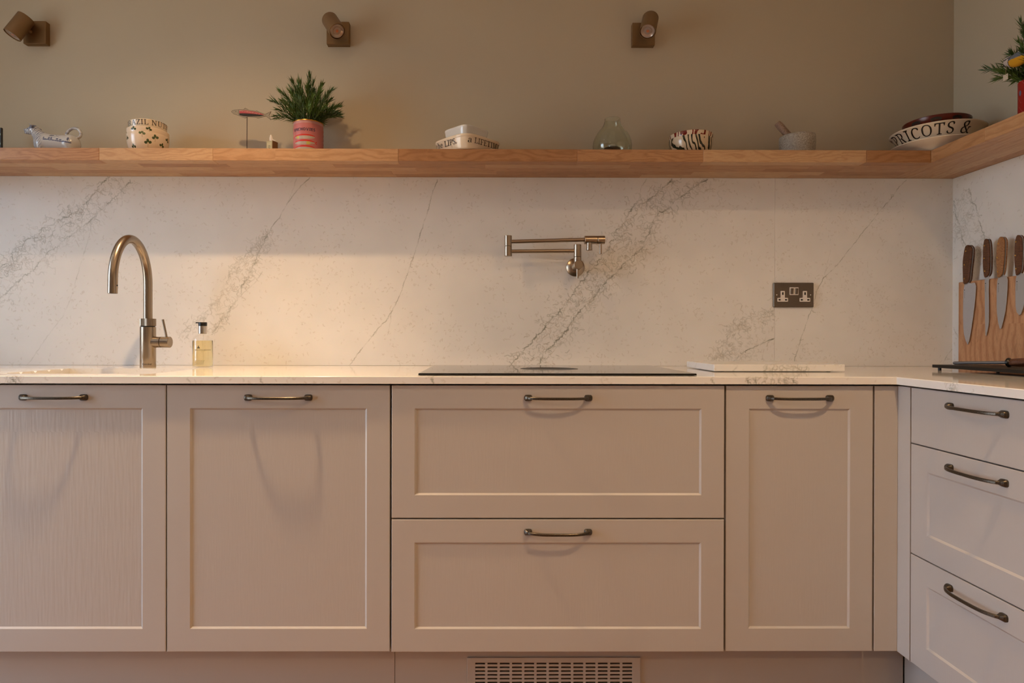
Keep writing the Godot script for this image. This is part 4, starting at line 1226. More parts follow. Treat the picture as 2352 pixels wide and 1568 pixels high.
func clover_texture(s: int, sprigs: Array) -> ImageTexture:
	var w := 1024; var h := 160
	var im := Image.create(w, h, false, Image.FORMAT_RGB8)
	im.fill(Color(0.86, 0.79, 0.70))
	var r := RandomNumberGenerator.new()
	r.seed = s
	for sp in sprigs:   # [u, v, size, kind]
		var c := Vector2(sp[0] * w, sp[1] * h)
		var green := Color(0.14, 0.20, 0.06).lerp(Color(0.30, 0.36, 0.20), sp[3])
		var base := r.randf_range(-0.4, 0.4)
		for k in 3:
			var a: float = base - PI / 2 + (k - 1) * 1.35
			var p: Vector2 = c + Vector2(cos(a), sin(a)) * sp[2] * 0.85
			var rx: float = sp[2] * 0.62; var ry: float = sp[2] * 0.5
			for y in range(-int(sp[2]), int(sp[2]) + 1):
				for x in range(-int(sp[2]), int(sp[2]) + 1):
					var q := Vector2(x, y).rotated(-a)
					var d := q.x * q.x / (rx * rx) + q.y * q.y / (ry * ry)
					if d < 1.0:
						var xx := posmod(int(p.x) + x, w); var yy := int(p.y) + y
						if yy >= 0 and yy < h: im.set_pixel(xx, yy, green.lightened(0.28) if absf(d - 0.30) < 0.12 else green)
		for k in int(sp[2] * 1.5):
			var yy := int(c.y + k); var xx := posmod(int(c.x + base * k * 0.6), w)
			if yy >= 0 and yy < h: im.set_pixel(xx, yy, Color(0.42, 0.38, 0.22)); im.set_pixel(posmod(xx + 1, w), yy, Color(0.42, 0.38, 0.22))
	return ImageTexture.create_from_image(im)

func marbled_texture(s: int, ink: Color, bands: float, lean: float) -> ImageTexture:
	var w := 768; var h := 96
	var im := Image.create(w, h, false, Image.FORMAT_RGB8)
	var g := noise(1.0, s, 2)
	for y in h:
		for x in w:
			var u := float(x) / w; var v := float(y) / h
			var a := u * TAU
			var d := g.get_noise_3d(cos(a) * 0.9, sin(a) * 0.9, v * 0.35)
			var ph := u * bands + lean * v * v + 1.6 * d + 0.5 * g.get_noise_3d(cos(a) * 3.0, sin(a) * 3.0, v * 0.8 + 5.0)
			var t := sin(ph * TAU) + 0.9 * g.get_noise_3d(cos(a) * 2.0, sin(a) * 2.0, 9.0)
			im.set_pixel(x, y, ink if t > 0.18 else Color(0.84, 0.77, 0.66))
	return ImageTexture.create_from_image(im)

func textured(key: String, tex: Texture2D, rough: float) -> StandardMaterial3D:
	var m := mat(key, Color(1, 1, 1), rough)
	m.albedo_texture = tex
	return m

# grid of closed rings with smooth normals
func rings_mesh(rings: Array) -> MB:
	var m := MB.new()
	var nr := rings.size(); var ns: int = rings[0].size()
	var nrm := []
	for i in nr:
		var row := []
		for k in ns:
			var a: Vector3 = rings[i][(k + 1) % ns] - rings[i][(k + ns - 1) % ns]
			var b: Vector3 = rings[mini(i + 1, nr - 1)][k] - rings[maxi(i - 1, 0)][k]
			row.append(a.cross(b).normalized())
		nrm.append(row)
	for i in nr - 1:
		for k in ns:
			var j := (k + 1) % ns
			m.quad_n(rings[i][k], rings[i][j], rings[i + 1][j], rings[i + 1][k], nrm[i][k], nrm[i][j], nrm[i + 1][j], nrm[i + 1][k])
	var a: Array = rings[0].duplicate(); a.reverse()
	m.face(a); m.face(rings[nr - 1])
	return m

# square dish with rounded corners, one corner towards +z
func square_outline(half: float, e: float, seg := 96) -> Array:
	var o := []
	for k in seg:
		var a := TAU * k / seg
		var c := cos(a); var s := sin(a)
		var p := Vector2(signf(c) * pow(absf(c), 2.0 / e), signf(s) * pow(absf(s), 2.0 / e)) * half
		o.append(p.rotated(PI / 4))
	return o

func square_dish(half: float, e: float, h: float, flare: float, wall: float, lip: float) -> Array:
	var o := square_outline(half, e)
	var rings := []
	var add := func(k: float, y: float):
		var r := []
		for q in o: r.append(Vector3(q.x * k, y, -q.y * k))
		r.reverse()
		# counter-clockwise seen from below so that normals point out
		r.reverse()
		rings.append(r)
	var b := 1.0 - flare
	add.call(b * 0.90, 0.0); add.call(b * 0.97, 0.001); add.call(b, 0.005)
	add.call(lerpf(b, 1.0, 0.5), h * 0.45); add.call(1.0 - lip, h - 0.011); add.call(1.0 - lip * 0.6, h - 0.009); add.call(1.0, h - 0.0065); add.call(1.0, h - 0.002); add.call(1.0 - 0.2 * wall / half, h); add.call(1.0 - 0.8 * wall / half, h)
	add.call(1.0 - wall / half, h - 0.002); add.call(b - wall / half, 0.010); add.call(b * 0.8, 0.0065)
	return rings

func sprig(tip: Vector3, base: Vector3, bend: Vector3, n: int, s: int, leaf: float) -> MB:
	var r := RandomNumberGenerator.new()
	r.seed = s
	var m := MB.new()
	var path := []
	for k in 9:
		var t := k / 8.0
		path.append(base * (1 - t) * (1 - t) + (base.lerp(tip, 0.5) + bend) * 2.0 * t * (1 - t) + tip * t * t)
	m.sweep(path, MB.circle(0.0011, 5), [1.2, 1.1, 1.0, 1.0, 0.9, 0.8, 0.7, 0.6, 0.3], Vector3(0.3, 0.2, 0.9).normalized())
	for k in n:
		var t := lerpf(0.16, 1.0, pow(float(k) / (n - 1), 0.85))
		var f := t * 8.0
		var i := mini(int(f), 7)
		var p: Vector3 = (path[i] as Vector3).lerp(path[i + 1], f - i)
		var dir: Vector3 = ((path[i + 1] as Vector3) - path[i]).normalized()
		var side := dir.cross(Vector3(0.2, 0.9, 0.4)).normalized().rotated(dir, k * 2.4 + r.randf_range(-0.4, 0.4))
		var out := (side * lerpf(1.0, 0.5, t) * r.randf_range(0.7, 1.3) + dir * lerpf(0.5, 1.0, t) + Vector3.UP * r.randf_range(-0.05, 0.3)).normalized()
		var l := leaf * r.randf_range(0.7, 1.1) * (1.0 - 0.35 * t * t)
		var wd := out.cross(side).normalized()
		if wd.length() < 0.5: wd = Vector3.RIGHT
		var w := r.randf_range(0.0014, 0.0024)
		var droop := (dir * r.randf_range(0.0, 0.35) + Vector3.UP * r.randf_range(-0.12, 0.25)) * l
		var a := p
		var q := p + out * l * 0.4 + droop * 0.25
		var e := p + out * l + droop
		var nn := wd.cross(out).normalized()
		var up := nn * w * 0.5
		# a narrow folded blade
		m.tri(a, q + wd * w, q - up, nn, nn, nn); m.tri(a, q - up, q - wd * w, nn, nn, nn)
		m.tri(q - up, q + wd * w, e, nn, nn, nn); m.tri(q - wd * w, q - up, e, nn, nn, nn)
	return m

func rosemary(t: Node3D, top: Vector3, count: int, s: int, reach: float, tall: float, fixed := []) -> void:
	var r := RandomNumberGenerator.new()
	r.seed = s
	for k in count + fixed.size():
		var a := k * 2.39996 + r.randf_range(-0.3, 0.3)
		var q := sqrt((k + 0.5) / count)
		var base := top + Vector3(sin(a), 0, cos(a)) * 0.030 * q
		var tip := top + Vector3(sin(a) * reach * q, tall * (1.0 - 0.78 * pow(q, 2.2)) * r.randf_range(0.86, 1.08), cos(a) * minf(reach * q, 0.088))
		if k >= count:
			tip = fixed[k - count]
			base = top + (tip - top) * Vector3(0.15, 0, 0.15)
		var l := base.distance_to(tip)
		obj("sprig", sprig(tip, base, Vector3(0, 0.018 + 0.10 * l * q, 0), int(15 + l * 190), s * 100 + k, 0.034), M["leaf %d" % (0 if r.randf() < 0.45 else 1 if r.randf() < 0.6 else 2)], t)

func build_shelf_things() -> void:
	# card at the far end
	var t := thing("chalk_card", "black card with pale marks at the far left end of the oak shelf", "card", Vector3(-1.735, ST, 0.10))
	obj("card", bx(Vector3(-0.045, 0, -0.004), Vector3(0.045, 0.1015, 0.004), 0.0025), M["chalkboard"], t)
	for y in [0.045, 0.078]:
		obj("mark", drum(Vector3(0.0345, y, 0.0035), Vector3.BACK, 0.0065, 0.0008, 0.0002, 20), M["pale mint"], t)
	build_cow()
	build_bowl_stack()
	build_fish()
	build_box_bird()
	build_tin_plant()
	build_square_dishes()
	build_dome()
	build_marbled()
	build_mortar()

func build_cow() -> void:
	var tail := []
	var knots := [Vector3(0.046, 0.0765, 0), Vector3(0.055, 0.090, 0), Vector3(0.072, 0.0985, 0), Vector3(0.088, 0.0950, 0), Vector3(0.0965, 0.082, 0), Vector3(0.093, 0.069, 0), Vector3(0.078, 0.063, 0)]
	for k in knots.size() - 1:
		for j in 3:
			tail.append((knots[k] as Vector3).cubic_interpolate(knots[k + 1], knots[maxi(k - 1, 0)], knots[mini(k + 2, 6)], j / 3.0))
	tail.append(knots[6])
	var field := func(p: Vector3) -> float:
		var q := Vector3(p.x, p.y, absf(p.z))
		var d := capsule(p, Vector3(-0.020, 0.046, 0), Vector3(0.056, 0.043, 0), 0.0310, 0.0305)          # barrel
		d = smin(d, capsule(p, Vector3(-0.030, 0.052, 0), Vector3(-0.064, 0.090, 0), 0.0270, 0.0150), 0.016)    # neck
		d = smin(d, ellipsoid(p, Vector3(-0.040, 0.038, 0), Vector3(0.017, 0.026, 0.024)), 0.014)               # chest
		d = smin(d, capsule(p, Vector3(-0.064, 0.094, 0), Vector3(-0.084, 0.0885, 0), 0.0140, 0.0092), 0.010)  # head
		d = smin(d, capsule(p, Vector3(-0.084, 0.090, 0), Vector3(-0.0965, 0.0925, 0), 0.0080, 0.0042), 0.006) # upper jaw
		d = smin(d, capsule(p, Vector3(-0.080, 0.084, 0), Vector3(-0.0945, 0.0830, 0), 0.0060, 0.0036), 0.004) # lower jaw
		d = smin(d, capsule(q, Vector3(-0.066, 0.101, 0.008), Vector3(-0.058, 0.100, 0.021), 0.0050, 0.0035), 0.004)  # ears
		d = smin(d, capsule(q, Vector3(-0.070, 0.103, 0.006), Vector3(-0.0755, 0.1125, 0.010), 0.0032, 0.0012), 0.003) # horns
		d = smin(d, capsule(q, Vector3(-0.028, 0.036, 0.015), Vector3(-0.030, 0.004, 0.016), 0.0130, 0.0085), 0.010)  # front legs
		d = smin(d, capsule(q, Vector3(0.066, 0.040, 0.013), Vector3(0.072, 0.004, 0.016), 0.0160, 0.0088), 0.010)    # hind legs
		d = smin(d, ellipsoid(p, Vector3(0.068, 0.048, 0), Vector3(0.020, 0.025, 0.026)), 0.012)                # rump
		# tail bent into a handle
		if p.x > 0.036 and p.y > 0.052:
			for k in tail.size() - 1:
				d = smin(d, capsule(p, tail[k], tail[k + 1], 0.0042, 0.0042), 0.0022)
		return d
	var g := noise(90.0, 4, 3)
	var g2 := noise(30.0, 9, 2)
	var paint := func(p: Vector3) -> Color:
		var white := Color(0.50, 0.50, 0.50)
		var blue := Color(0.030, 0.045, 0.125)
		var a := 0.0
		if p.x < -0.014:     # brushed coat on neck and head
			var st := sin((p.x * 0.75 - p.y * 0.55) * 900.0 + 5.0 * g2.get_noise_3dv(p))
			a = clampf(0.75 * (st - 0.05) + 0.5 * g.get_noise_3dv(p), 0.0, 0.75) * smoothstep(-0.012, -0.03, p.x)
			if p.x < -0.054 and p.y > 0.093 and p.x > -0.073: a = 0.75 + 0.25 * g.get_noise_3dv(p * 2.0)
			if absf(p.x + 0.0795) < 0.004 and absf(p.y - 0.0945) < 0.0016: a = 0.9
			if absf(p.y - 0.0868) < 0.0012 and p.x < -0.088: a = 0.8
			if p.y > 0.107: a = 0.1
		elif p.y < 0.075 and p.x < 0.08:
			var ground := 0.0543 - (p.x + 0.022) * 0.135
			if absf(p.y - ground) < 0.0022 + 0.001 * g2.get_noise_3dv(p): a = 0.85
			var u := p.x; var y := p.y
			if u > 0.0023 and u < 0.0166 and y > ground and y < 0.0605: a = 0.8 if absf(u - 0.0095) > 0.0016 else 0.2
			if pow((u - 0.0105) / 0.0085, 2) + pow((y - 0.0665) / 0.0026, 2) < 1.0: a = 0.75
			for e in [[-0.0134, 0.0581], [0.0338, 0.0527], [0.0448, 0.0505]]:
				if pow((u - e[0]) / 0.0046, 2) + pow((y - e[1]) / 0.0022, 2) < 1.0: a = 0.95
			if pow((u - 0.0702) / 0.0034, 2) + pow((y - 0.0532) / 0.0062, 2) < 1.0: a = 0.85
			if absf(absf(u - 0.030) - absf(y - 0.0645) * 1.6) < 0.0011 and absf(y - 0.0645) < 0.006: a = 0.6
		if p.y > 0.0775 and p.x > 0.04: a = clampf(0.25 + 1.2 * g2.get_noise_3dv(p * 1.4), 0.0, 0.7)
		return white.lerp(blue, a)
	var c := thing("cow_creamer", "blue and white china cow creamer with a looped tail handle", "creamer", Vector3(-1.5125, ST, 0.105))
	obj("body", nets(Vector3(-0.108, -0.006, -0.036), Vector3(0.106, 0.120, 0.036), 0.00135, field, paint), M["painted glaze"], c)

func build_bowl_stack() -> void:
	var at := Vector3(-1.1865, ST, 0.100)
	var face := 0.5 + 0.078       # the side turned to the camera
	var p := bowl_profile(0.036, 0.0665, 0.0715, 0.004, 0.45, 0.005)
	var low := []
	for q in [[-0.13, 0.72, 17, 0.1], [-0.045, 0.12, 18, 0.8], [0.0, 0.52, 20, 0.2], [0.055, 0.26, 19, 0.4], [0.115, 0.55, 17, 0.1], [-0.2, 0.3, 17, 0.2], [0.17, 0.22, 17, 0.2], [0.30, 0.4, 18, 0.2], [0.40, 0.6, 18, 0.4], [-0.30, 0.6, 18, 0.4]]: low.append([fposmod(face + q[0], 1.0), q[1], q[2], q[3]])
	var m := MB.new()
	m.lathe(p, 64, bowl_v(p, 0.0715))
	var t := thing("clover_bowl", "cream bowl with green clover sprigs at the bottom of the stack", "bowl", at, 0.0, "stacked cream bowls")
	obj("bowl", m, textured("clover bowl glaze", clover_texture(3, low), 0.13), t)
	var up := []
	for q in [[-0.115, 0.16, 17, 0.0], [0.005, 0.13, 16, 0.0], [0.135, 0.5, 16, 0.1], [0.25, 0.3, 17, 0.1], [0.38, 0.25, 17, 0.1], [-0.24, 0.25, 17, 0.1]]: up.append([fposmod(face + q[0], 1.0), q[1], q[2], q[3]])
	t = thing("clover_bowl", "cream clover bowl nested second in the stack under the lettered bowl", "bowl", at + Vector3(-0.0008, 0.0170, 0), 0.0, "stacked cream bowls")
	t.rotation.z = -0.015
	obj("bowl", _again(p, 0.0715), textured("clover bowl glaze two", clover_texture(5, up), 0.13), t)
	# lettered bowl
	var n := [Vector2(0, 0.0), Vector2(0.040, 0.0), Vector2(0.046, 0.003), Vector2(0.0545, 0.016), Vector2(0.0585, 0.034), Vector2(0.0605, 0.056), Vector2(0.0608, 0.0585), Vector2(0.0596, 0.060), Vector2(0.0580, 0.0585), Vector2(0.0558, 0.034), Vector2(0.050, 0.016), Vector2(0.04, 0.007), Vector2(0, 0.006)]
	t = thing("lettered_bowl", "cream bowl lettered BRAZIL NUTS, third up in the stack", "bowl", at + Vector3(0.0018, 0.0545, 0), 0.0, "stacked cream bowls")
	t.rotation.z = 0.035
	m = MB.new(); m.lathe(n, 64)
	obj("bowl", m, M["cream glaze"], t)
	obj("lettering", ring_letters("BRAZIL NUTS", "Droid Serif", 0.0172, n, 0.0350, 0.49 - 1.50, 0.0, 400, 0.055), M["ink"], t)
	var k := bowl_profile(0.026, 0.0480, 0.040, 0.003, 0.5, 0.003)
	t = thing("cream_bowl", "small plain cream bowl on top of the stack, only its rim showing", "bowl", at + Vector3(-0.001, 0.0805, -0.002), 0.0, "stacked cream bowls")
	t.rotation.z = 0.02
	m = MB.new(); m.lathe(k, 56)
	obj("bowl", m, M["cream glaze"], t)

func _again(p: Array, h: float) -> MB:
	var m := MB.new()
	m.lathe(p, 64, bowl_v(p, h))
	return m

func build_fish() -> void:
	var V2 := func(x, y): return Vector2(x, y)
	var t := thing("fish_ornament", "flat painted fish on a thin upright rod", "ornament", Vector3(-0.8476, ST, 0.09))
	var o := [[-0.0534, 0.1620], [-0.0520, 0.1645], [-0.0495, 0.1669], [-0.0418, 0.1690], [-0.0237, 0.1703], [-0.0113, 0.1699], [-0.0056, 0.1756], [0.0093, 0.1679], [0.0305, 0.1648], [0.0351, 0.1661], [0.0465, 0.1602], [0.0646, 0.1541], [0.0847, 0.1637], [0.0775, 0.1505], [0.0847, 0.1340], [0.0672, 0.1479], [0.0615, 0.1468], [0.0460, 0.1421], [0.0370, 0.1408], [0.0331, 0.1434], [0.0021, 0.1451], [-0.0056, 0.1407], [-0.0160, 0.1445], [-0.0289, 0.1496], [-0.0443, 0.1548]]
	var pts := o.map(func(q): return Vector2(q[0], q[1]))
	var m := MB.new(); m.extrude(pts, -0.0015, 0.0015, 0.0004)
	obj("body", m, M["fish metal"], t)
	m = MB.new()
	for i in pts.size():
		var a: Vector2 = pts[i]; var b: Vector2 = pts[(i + 1) % pts.size()]
		m.sweep([Vector3(a.x, a.y, 0.0016), Vector3(b.x, b.y, 0.0016)], MB.circle(0.0004, 6), [], Vector3.BACK)
	m.sweep([Vector3(-0.0276, 0.1690, 0.0016), Vector3(-0.0294, 0.160, 0.0016), Vector3(-0.0268, 0.1491, 0.0016)], MB.circle(0.0004, 6), [], Vector3.BACK)
	obj("outline", m, M["fish line"], t)
	m = MB.new(); m.extrude([V2.call(-0.0258, 0.1575), V2.call(-0.0031, 0.1571), V2.call(0.0279, 0.1551), V2.call(0.0615, 0.1505), V2.call(0.0460, 0.1468), V2.call(0.0073, 0.1462), V2.call(-0.0108, 0.1471), V2.call(-0.0250, 0.1502)], 0.0012, 0.0019)
	obj("dark_flank", m, M["fish dark"], t)
	m = MB.new(); m.extrude([V2.call(-0.0263, 0.1672), V2.call(-0.0031, 0.1673), V2.call(0.0279, 0.1628), V2.call(0.0486, 0.1577), V2.call(0.0615, 0.1512), V2.call(0.0279, 0.1550), V2.call(-0.0031, 0.1570), V2.call(-0.0258, 0.1569)], 0.0012, 0.0019)
	obj("pink_flank", m, M["fish pink"], t)
	for q in [[-0.0235, 0.1655], [-0.0190, 0.1653], [-0.0134, 0.1647], [-0.0056, 0.1634], [0.0000, 0.1628], [0.0040, 0.1624], [0.0086, 0.1614], [0.0130, 0.1608], [0.0185, 0.1600], [0.0228, 0.1591], [0.0292, 0.1576], [0.0357, 0.1566], [0.0434, 0.1554]]:
		obj("bone_mark", bx(Vector3(-0.0012, -0.0012, 0.0016), Vector3(0.0012, 0.0012, 0.0022), 0.0003), M["fish white"], t, Vector3(q[0], q[1], 0))
	obj("eye", drum(Vector3(-0.0379, 0.1631, 0.0012), Vector3.BACK, 0.0012, 0.0009, 0.0002, 14), M["fish dark"], t)
	obj("rod", rod([Vector3(0, 0.008, 0), Vector3(0.0005, 0.148, 0)], 0.0013, 10), M["fish line"], t)
	obj("base", drum(Vector3.ZERO, Vector3.UP, 0.022, 0.009, 0.001), M["dark wood"], t)

func build_box_bird() -> void:
	var t := thing("small_box", "tiny cream printed box beside the pink tin", "box", Vector3(-0.7560, ST, 0.100), -0.42)
	obj("carton", bx(Vector3(-0.0135, 0, -0.0135), Vector3(0.0135, 0.0555, 0.0135), 0.0006), M["card side"], t)
	obj("label", bx(Vector3(-0.0132, 0.0005, 0.0133), Vector3(0.0132, 0.0550, 0.0138)), M["label cream"], t)
	var f := MB.new()
	for q in [[-0.0118, 0.003, -0.0112, 0.052], [0.0112, 0.003, 0.0118, 0.052], [-0.0118, 0.0514, 0.0118, 0.052]]: f.box(Vector3(q[0], q[1], 0.01375), Vector3(q[2], q[3], 0.01400))
	for q in [[-0.005, 0.0375, 0.005], [-0.006, 0.033, 0.006], [-0.004, 0.0285, 0.004]]: f.box(Vector3(q[0], q[1], 0.01375), Vector3(q[2], q[1] + 0.0014, 0.01400))
	obj("print", f, M["faint ink"], t)
	var b := thing("bird_figurine", "tiny white bird figurine standing on the cream box", "figurine", Vector3(-0.7585, ST + 0.0555, 0.100), -0.3)
	var field := func(p: Vector3) -> float:
		var d := ellipsoid(p, Vector3(0, 0.0085, 0), Vector3(0.0065, 0.0095, 0.0060))
		d = smin(d, capsule(p, Vector3(-0.0005, 0.012, 0), Vector3(-0.001, 0.0215, 0), 0.0050, 0.0034), 0.004)
		d = smin(d, capsule(p, Vector3(-0.002, 0.0225, 0), Vector3(-0.0058, 0.0222, 0), 0.0018, 0.0006), 0.002)
		d = smin(d, capsule(p, Vector3(0.004, 0.006, 0), Vector3(0.017, 0.0025, 0), 0.0030, 0.0010), 0.003)
		d = smin(d, capsule(p, Vector3(0, 0.004, 0), Vector3(0, 0.0008, 0), 0.0050, 0.0055), 0.003)
		return d
	obj("body", nets(Vector3(-0.010, -0.006, -0.010), Vector3(0.021, 0.030, 0.010), 0.0009, field, func(_p): return Color(1, 1, 1)), M["porcelain white"], b)

func tin_texture() -> ImageTexture:
	var w := 1024; var h := 380
	var im := Image.create(w, h, false, Image.FORMAT_RGB8)
	im.fill(Color(0.71, 0.43, 0.435))
	var u0 := 0.5 - 0.004
	im.fill_rect(Rect2i(0, 0, w, 40), Color(0.71, 0.52, 0.515))
	im.fill_rect(Rect2i(0, 330, w, 50), Color(0.66, 0.40, 0.41))
	var r := RandomNumberGenerator.new()
	r.seed = 2
	for k in 3:
		var cy := 190 + 62 * k
		var flip := k == 1
		for x in range(-120, 121):
			var s := x / 120.0
			var half := 24.0 * sqrt(maxf(0.0, 1.0 - s * s)) + 3.0
			for y in range(-30, 31):
				if absf(y) > half: continue
				var c := Color(0.76, 0.19, 0.15) if y < -half * 0.35 else Color(0.70, 0.655, 0.61)
				if c.r < 0.74 and r.randf() < 0.22: c = c.darkened(0.18)
				if y > -half * 0.3 and absf(s - (-0.62 if not flip else 0.4)) < 0.16 and k < 2: c = Color(0.72, 0.69, 0.36)
				im.set_pixel(posmod(int(u0 * w) + x, w), cy + y, c)
		for j in 26:
			var side := 1 if flip else -1
			var xx := int(u0 * w) + side * (118 + j)
			for y in range(-int(j * 0.7), int(j * 0.7) + 1):
				if absi(y) < j * 0.25: continue
				im.set_pixel(posmod(xx, w), cy + y, Color(0.76, 0.19, 0.15))
	return ImageTexture.create_from_image(im)

func build_tin_plant() -> void:
	var t := thing("potted_rosemary", "leafy green herb growing in a pink fish-printed tin", "potted plant", Vector3(-0.6290, ST, 0.104))
	var R := 0.0505
	var H := 0.117
	var prof := [Vector2(0, 0.002), Vector2(R - 0.003, 0.002), Vector2(R - 0.002, 0), Vector2(R + 0.0008, 0.0015), Vector2(R + 0.0008, 0.003), Vector2(R, 0.004)]
	for k in 13: prof.append(Vector2(R + (0.0005 if k % 2 else -0.0002), 0.010 + k * 0.0075))
	prof.append_array([Vector2(R, H - 0.004), Vector2(R, H - 0.003)])
	var out := prof.duplicate()
	prof.append_array([Vector2(R - 0.0008, H - 0.003), Vector2(R - 0.0008, 0.02), Vector2(0, 0.02)])
	var m := MB.new(); m.lathe(prof, 72, bowl_v(prof, H), Vector3.ZERO, 0.3)
	obj("tin", m, textured("tin print", tin_texture(), 0.25), t)
	m = MB.new()
	m.lathe([Vector2(R - 0.0010, H - 0.0035), Vector2(R + 0.0006, H - 0.0035), Vector2(R + 0.0014, H - 0.002), Vector2(R + 0.0010, H - 0.0005), Vector2(R, H), Vector2(R - 0.0014, H - 0.0008), Vector2(R - 0.0010, H - 0.0035)], 72)
	obj("rim", m, M["gold rim"], t)
	m = MB.new(); m.lathe([Vector2(0, H - 0.016), Vector2(R - 0.001, H - 0.018), Vector2(R - 0.001, H - 0.015), Vector2(0.02, H - 0.011), Vector2(0, H - 0.010)], 32)
	obj("soil", m, M["soil"], t)
	var flat := [Vector2(R, 0), Vector2(R, H)]
	obj("lettering", ring_letters("ANCHOVIES", "Droid Sans", 0.0098, flat, 0.0745, -0.86, 0.0, 800, 0.10, 0.0008), M["navy ink"], t)
	rosemary(t, Vector3(0, H - 0.012, 0), 46, 11, 0.112, 0.148, [Vector3(-0.116, 0.185, 0.03), Vector3(0.118, 0.165, 0.035), Vector3(0.108, 0.150, 0.02), Vector3(-0.095, 0.122, 0.04), Vector3(-0.05, 0.255, 0.02), Vector3(0.012, 0.272, 0.03), Vector3(0.045, 0.250, 0.0), Vector3(0.085, 0.225, 0.02), Vector3(-0.085, 0.215, 0.03)])

func build_square_dishes() -> void:
	var t := thing("lettered_dish", "square cream dish lettered the LIPS. a LIFETIME, corner facing out", "dish", Vector3(-0.0760, ST, 0.1190))
	var half := 0.0925
	var h := 0.0470
	var rings := square_dish(half, 4.2, h, 0.10, 0.006, 0.03)
	obj("dish", rings_mesh(rings), M["cream glaze"], t)
	# letters along the two front sides
	var side := func(said: String, s: float, start: float, cap: float) -> MB:
		# side plane: from the front corner outwards, s = -1 left, +1 right
		var dirv := Vector3(s, 0, -1).normalized()
		var nrm := Vector3(s, 0, 1).normalized()
		var place := func(p: Vector3) -> Vector3:
			var y := 0.0125 + p.y
			var k := lerpf(0.90, 0.95, (y - 0.005) / (h * 0.45 - 0.005)) if y < h * 0.45 else lerpf(0.95, 0.97, (y - h * 0.45) / (h * 0.55 - 0.011))
			var x: float = start + p.x           # distance along the side from its middle
			var edge := pow(maxf(0.0, 1.0 - pow(minf(absf(x) / (half * k), 0.999), 4.2)), 1.0 / 4.2) * half * k
			return nrm * (edge + 0.0016 + p.z) + dirv * x * s * s * (1.0 if s > 0 else -1.0) + Vector3.UP * y
		return letters(said, "Droid Serif", cap, place, 400, false, 0.05)
	obj("lettering", side.call("the LIPS.", -1.0, -0.066, 0.0180), M["ink"], t)
	obj("lettering", side.call("a LIFETIME", 1.0, -0.072, 0.0180), M["ink"], t)
	t = thing("square_dish", "small white square dish sitting on the lettered dish", "dish", Vector3(-0.0800, ST + 0.0415, 0.1140))
	obj("dish", rings_mesh(square_dish(0.0600, 5.5, 0.0480, 0.10, 0.005, 0.02)), M["white glaze"], t)

func build_dome() -> void:
	var at := Vector3(0.4275, ST, 0.102)
	var t := thing("candle_base", "dark round wooden block under the glass dome", "candle holder", at)
	var m := MB.new(); m.lathe([Vector2(0, 0), Vector2(0.029, 0), Vector2(0.030, 0.001), Vector2(0.030, 0.034), Vector2(0.029, 0.035), Vector2(0, 0.035)], 48)
	obj("block", m, M["dark wood"], t)
	t = thing("tealight", "small white tealight candle inside the glass dome", "candle", at + Vector3(0, 0.0352, 0))
	m = MB.new(); m.lathe([Vector2(0, 0), Vector2(0.0165, 0), Vector2(0.0168, 0.0075), Vector2(0.0162, 0.0078), Vector2(0.0160, 0.001), Vector2(0, 0.001)], 40)
	obj("cup", m, M["tin cup"], t)
	m = MB.new(); m.lathe([Vector2(0, 0.001), Vector2(0.0158, 0.001), Vector2(0.0156, 0.0108), Vector2(0.014, 0.0118), Vector2(0.004, 0.0112), Vector2(0, 0.0110)], 40)
	obj("wax", m, M["wax"], t)
	obj("wick", rod([Vector3(0, 0.011, 0), Vector3(0.0006, 0.0165, 0.0003)], 0.0006, 6), M["card"], t)
	t = thing("glass_dome", "clear glass candle dome narrowing to an open neck", "glass dome", at)
	var p := [Vector2(0.055, 0.0), Vector2(0.062, 0.012), Vector2(0.0665, 0.028), Vector2(0.0678, 0.043), Vector2(0.0660, 0.058), Vector2(0.0605, 0.073), Vector2(0.0520, 0.088), Vector2(0.0425, 0.100), Vector2(0.0345, 0.110), Vector2(0.0295, 0.120), Vector2(0.0272, 0.130), Vector2(0.0268, 0.1370)]
	m = MB.new()
	m.lathe(p, 72, [], Vector3.ZERO, 0.2)
	var inn := []
	for i in range(p.size() - 1, -1, -1): inn.append(p[i] - Vector2(0.0018, -0.0002 if i == 0 else 0.0))
	m.lathe([p[p.size() - 1], p[p.size() - 1] + Vector2(-0.0009, 0.0008), inn[0]], 72, [], Vector3.ZERO, 0.2)
	m.lathe(inn, 72, [], Vector3.ZERO, 0.2)
	obj("glass", m, M["clear glass"], t)

func build_marbled() -> void:
	var at := Vector3(0.7000, ST, 0.104)
	var p := bowl_profile(0.044, 0.0735, 0.0640, 0.0045, 0.5, 0.004)
	var t := thing("marbled_bowl", "low bowl with dark green and cream marbled stripes, under the red one", "bowl", at)
	obj("bowl", _again(p, 0.0640), textured("green marbling", marbled_texture(4, Color(0.13, 0.145, 0.085), 25.0, -2.6), 0.12), t)
	var q := bowl_profile(0.042, 0.0738, 0.0600, 0.0045, 0.5, 0.004)
	t = thing("marbled_bowl", "red and cream marbled bowl nested on top of the green striped one", "bowl", at + Vector3(0.001, 0.0190, 0))
	obj("bowl", _again(q, 0.0600), textured("red marbling", marbled_texture(8, Color(0.43, 0.085, 0.045), 21.0, 1.6), 0.12), t)
	var m := MB.new()
	m.lathe([Vector2(0.0500, 0.0450), Vector2(0.0660, 0.0545), Vector2(0.0700, 0.0598), Vector2(0.0715, 0.0604), Vector2(0.0690, 0.0590), Vector2(0.049, 0.0440)], 56)

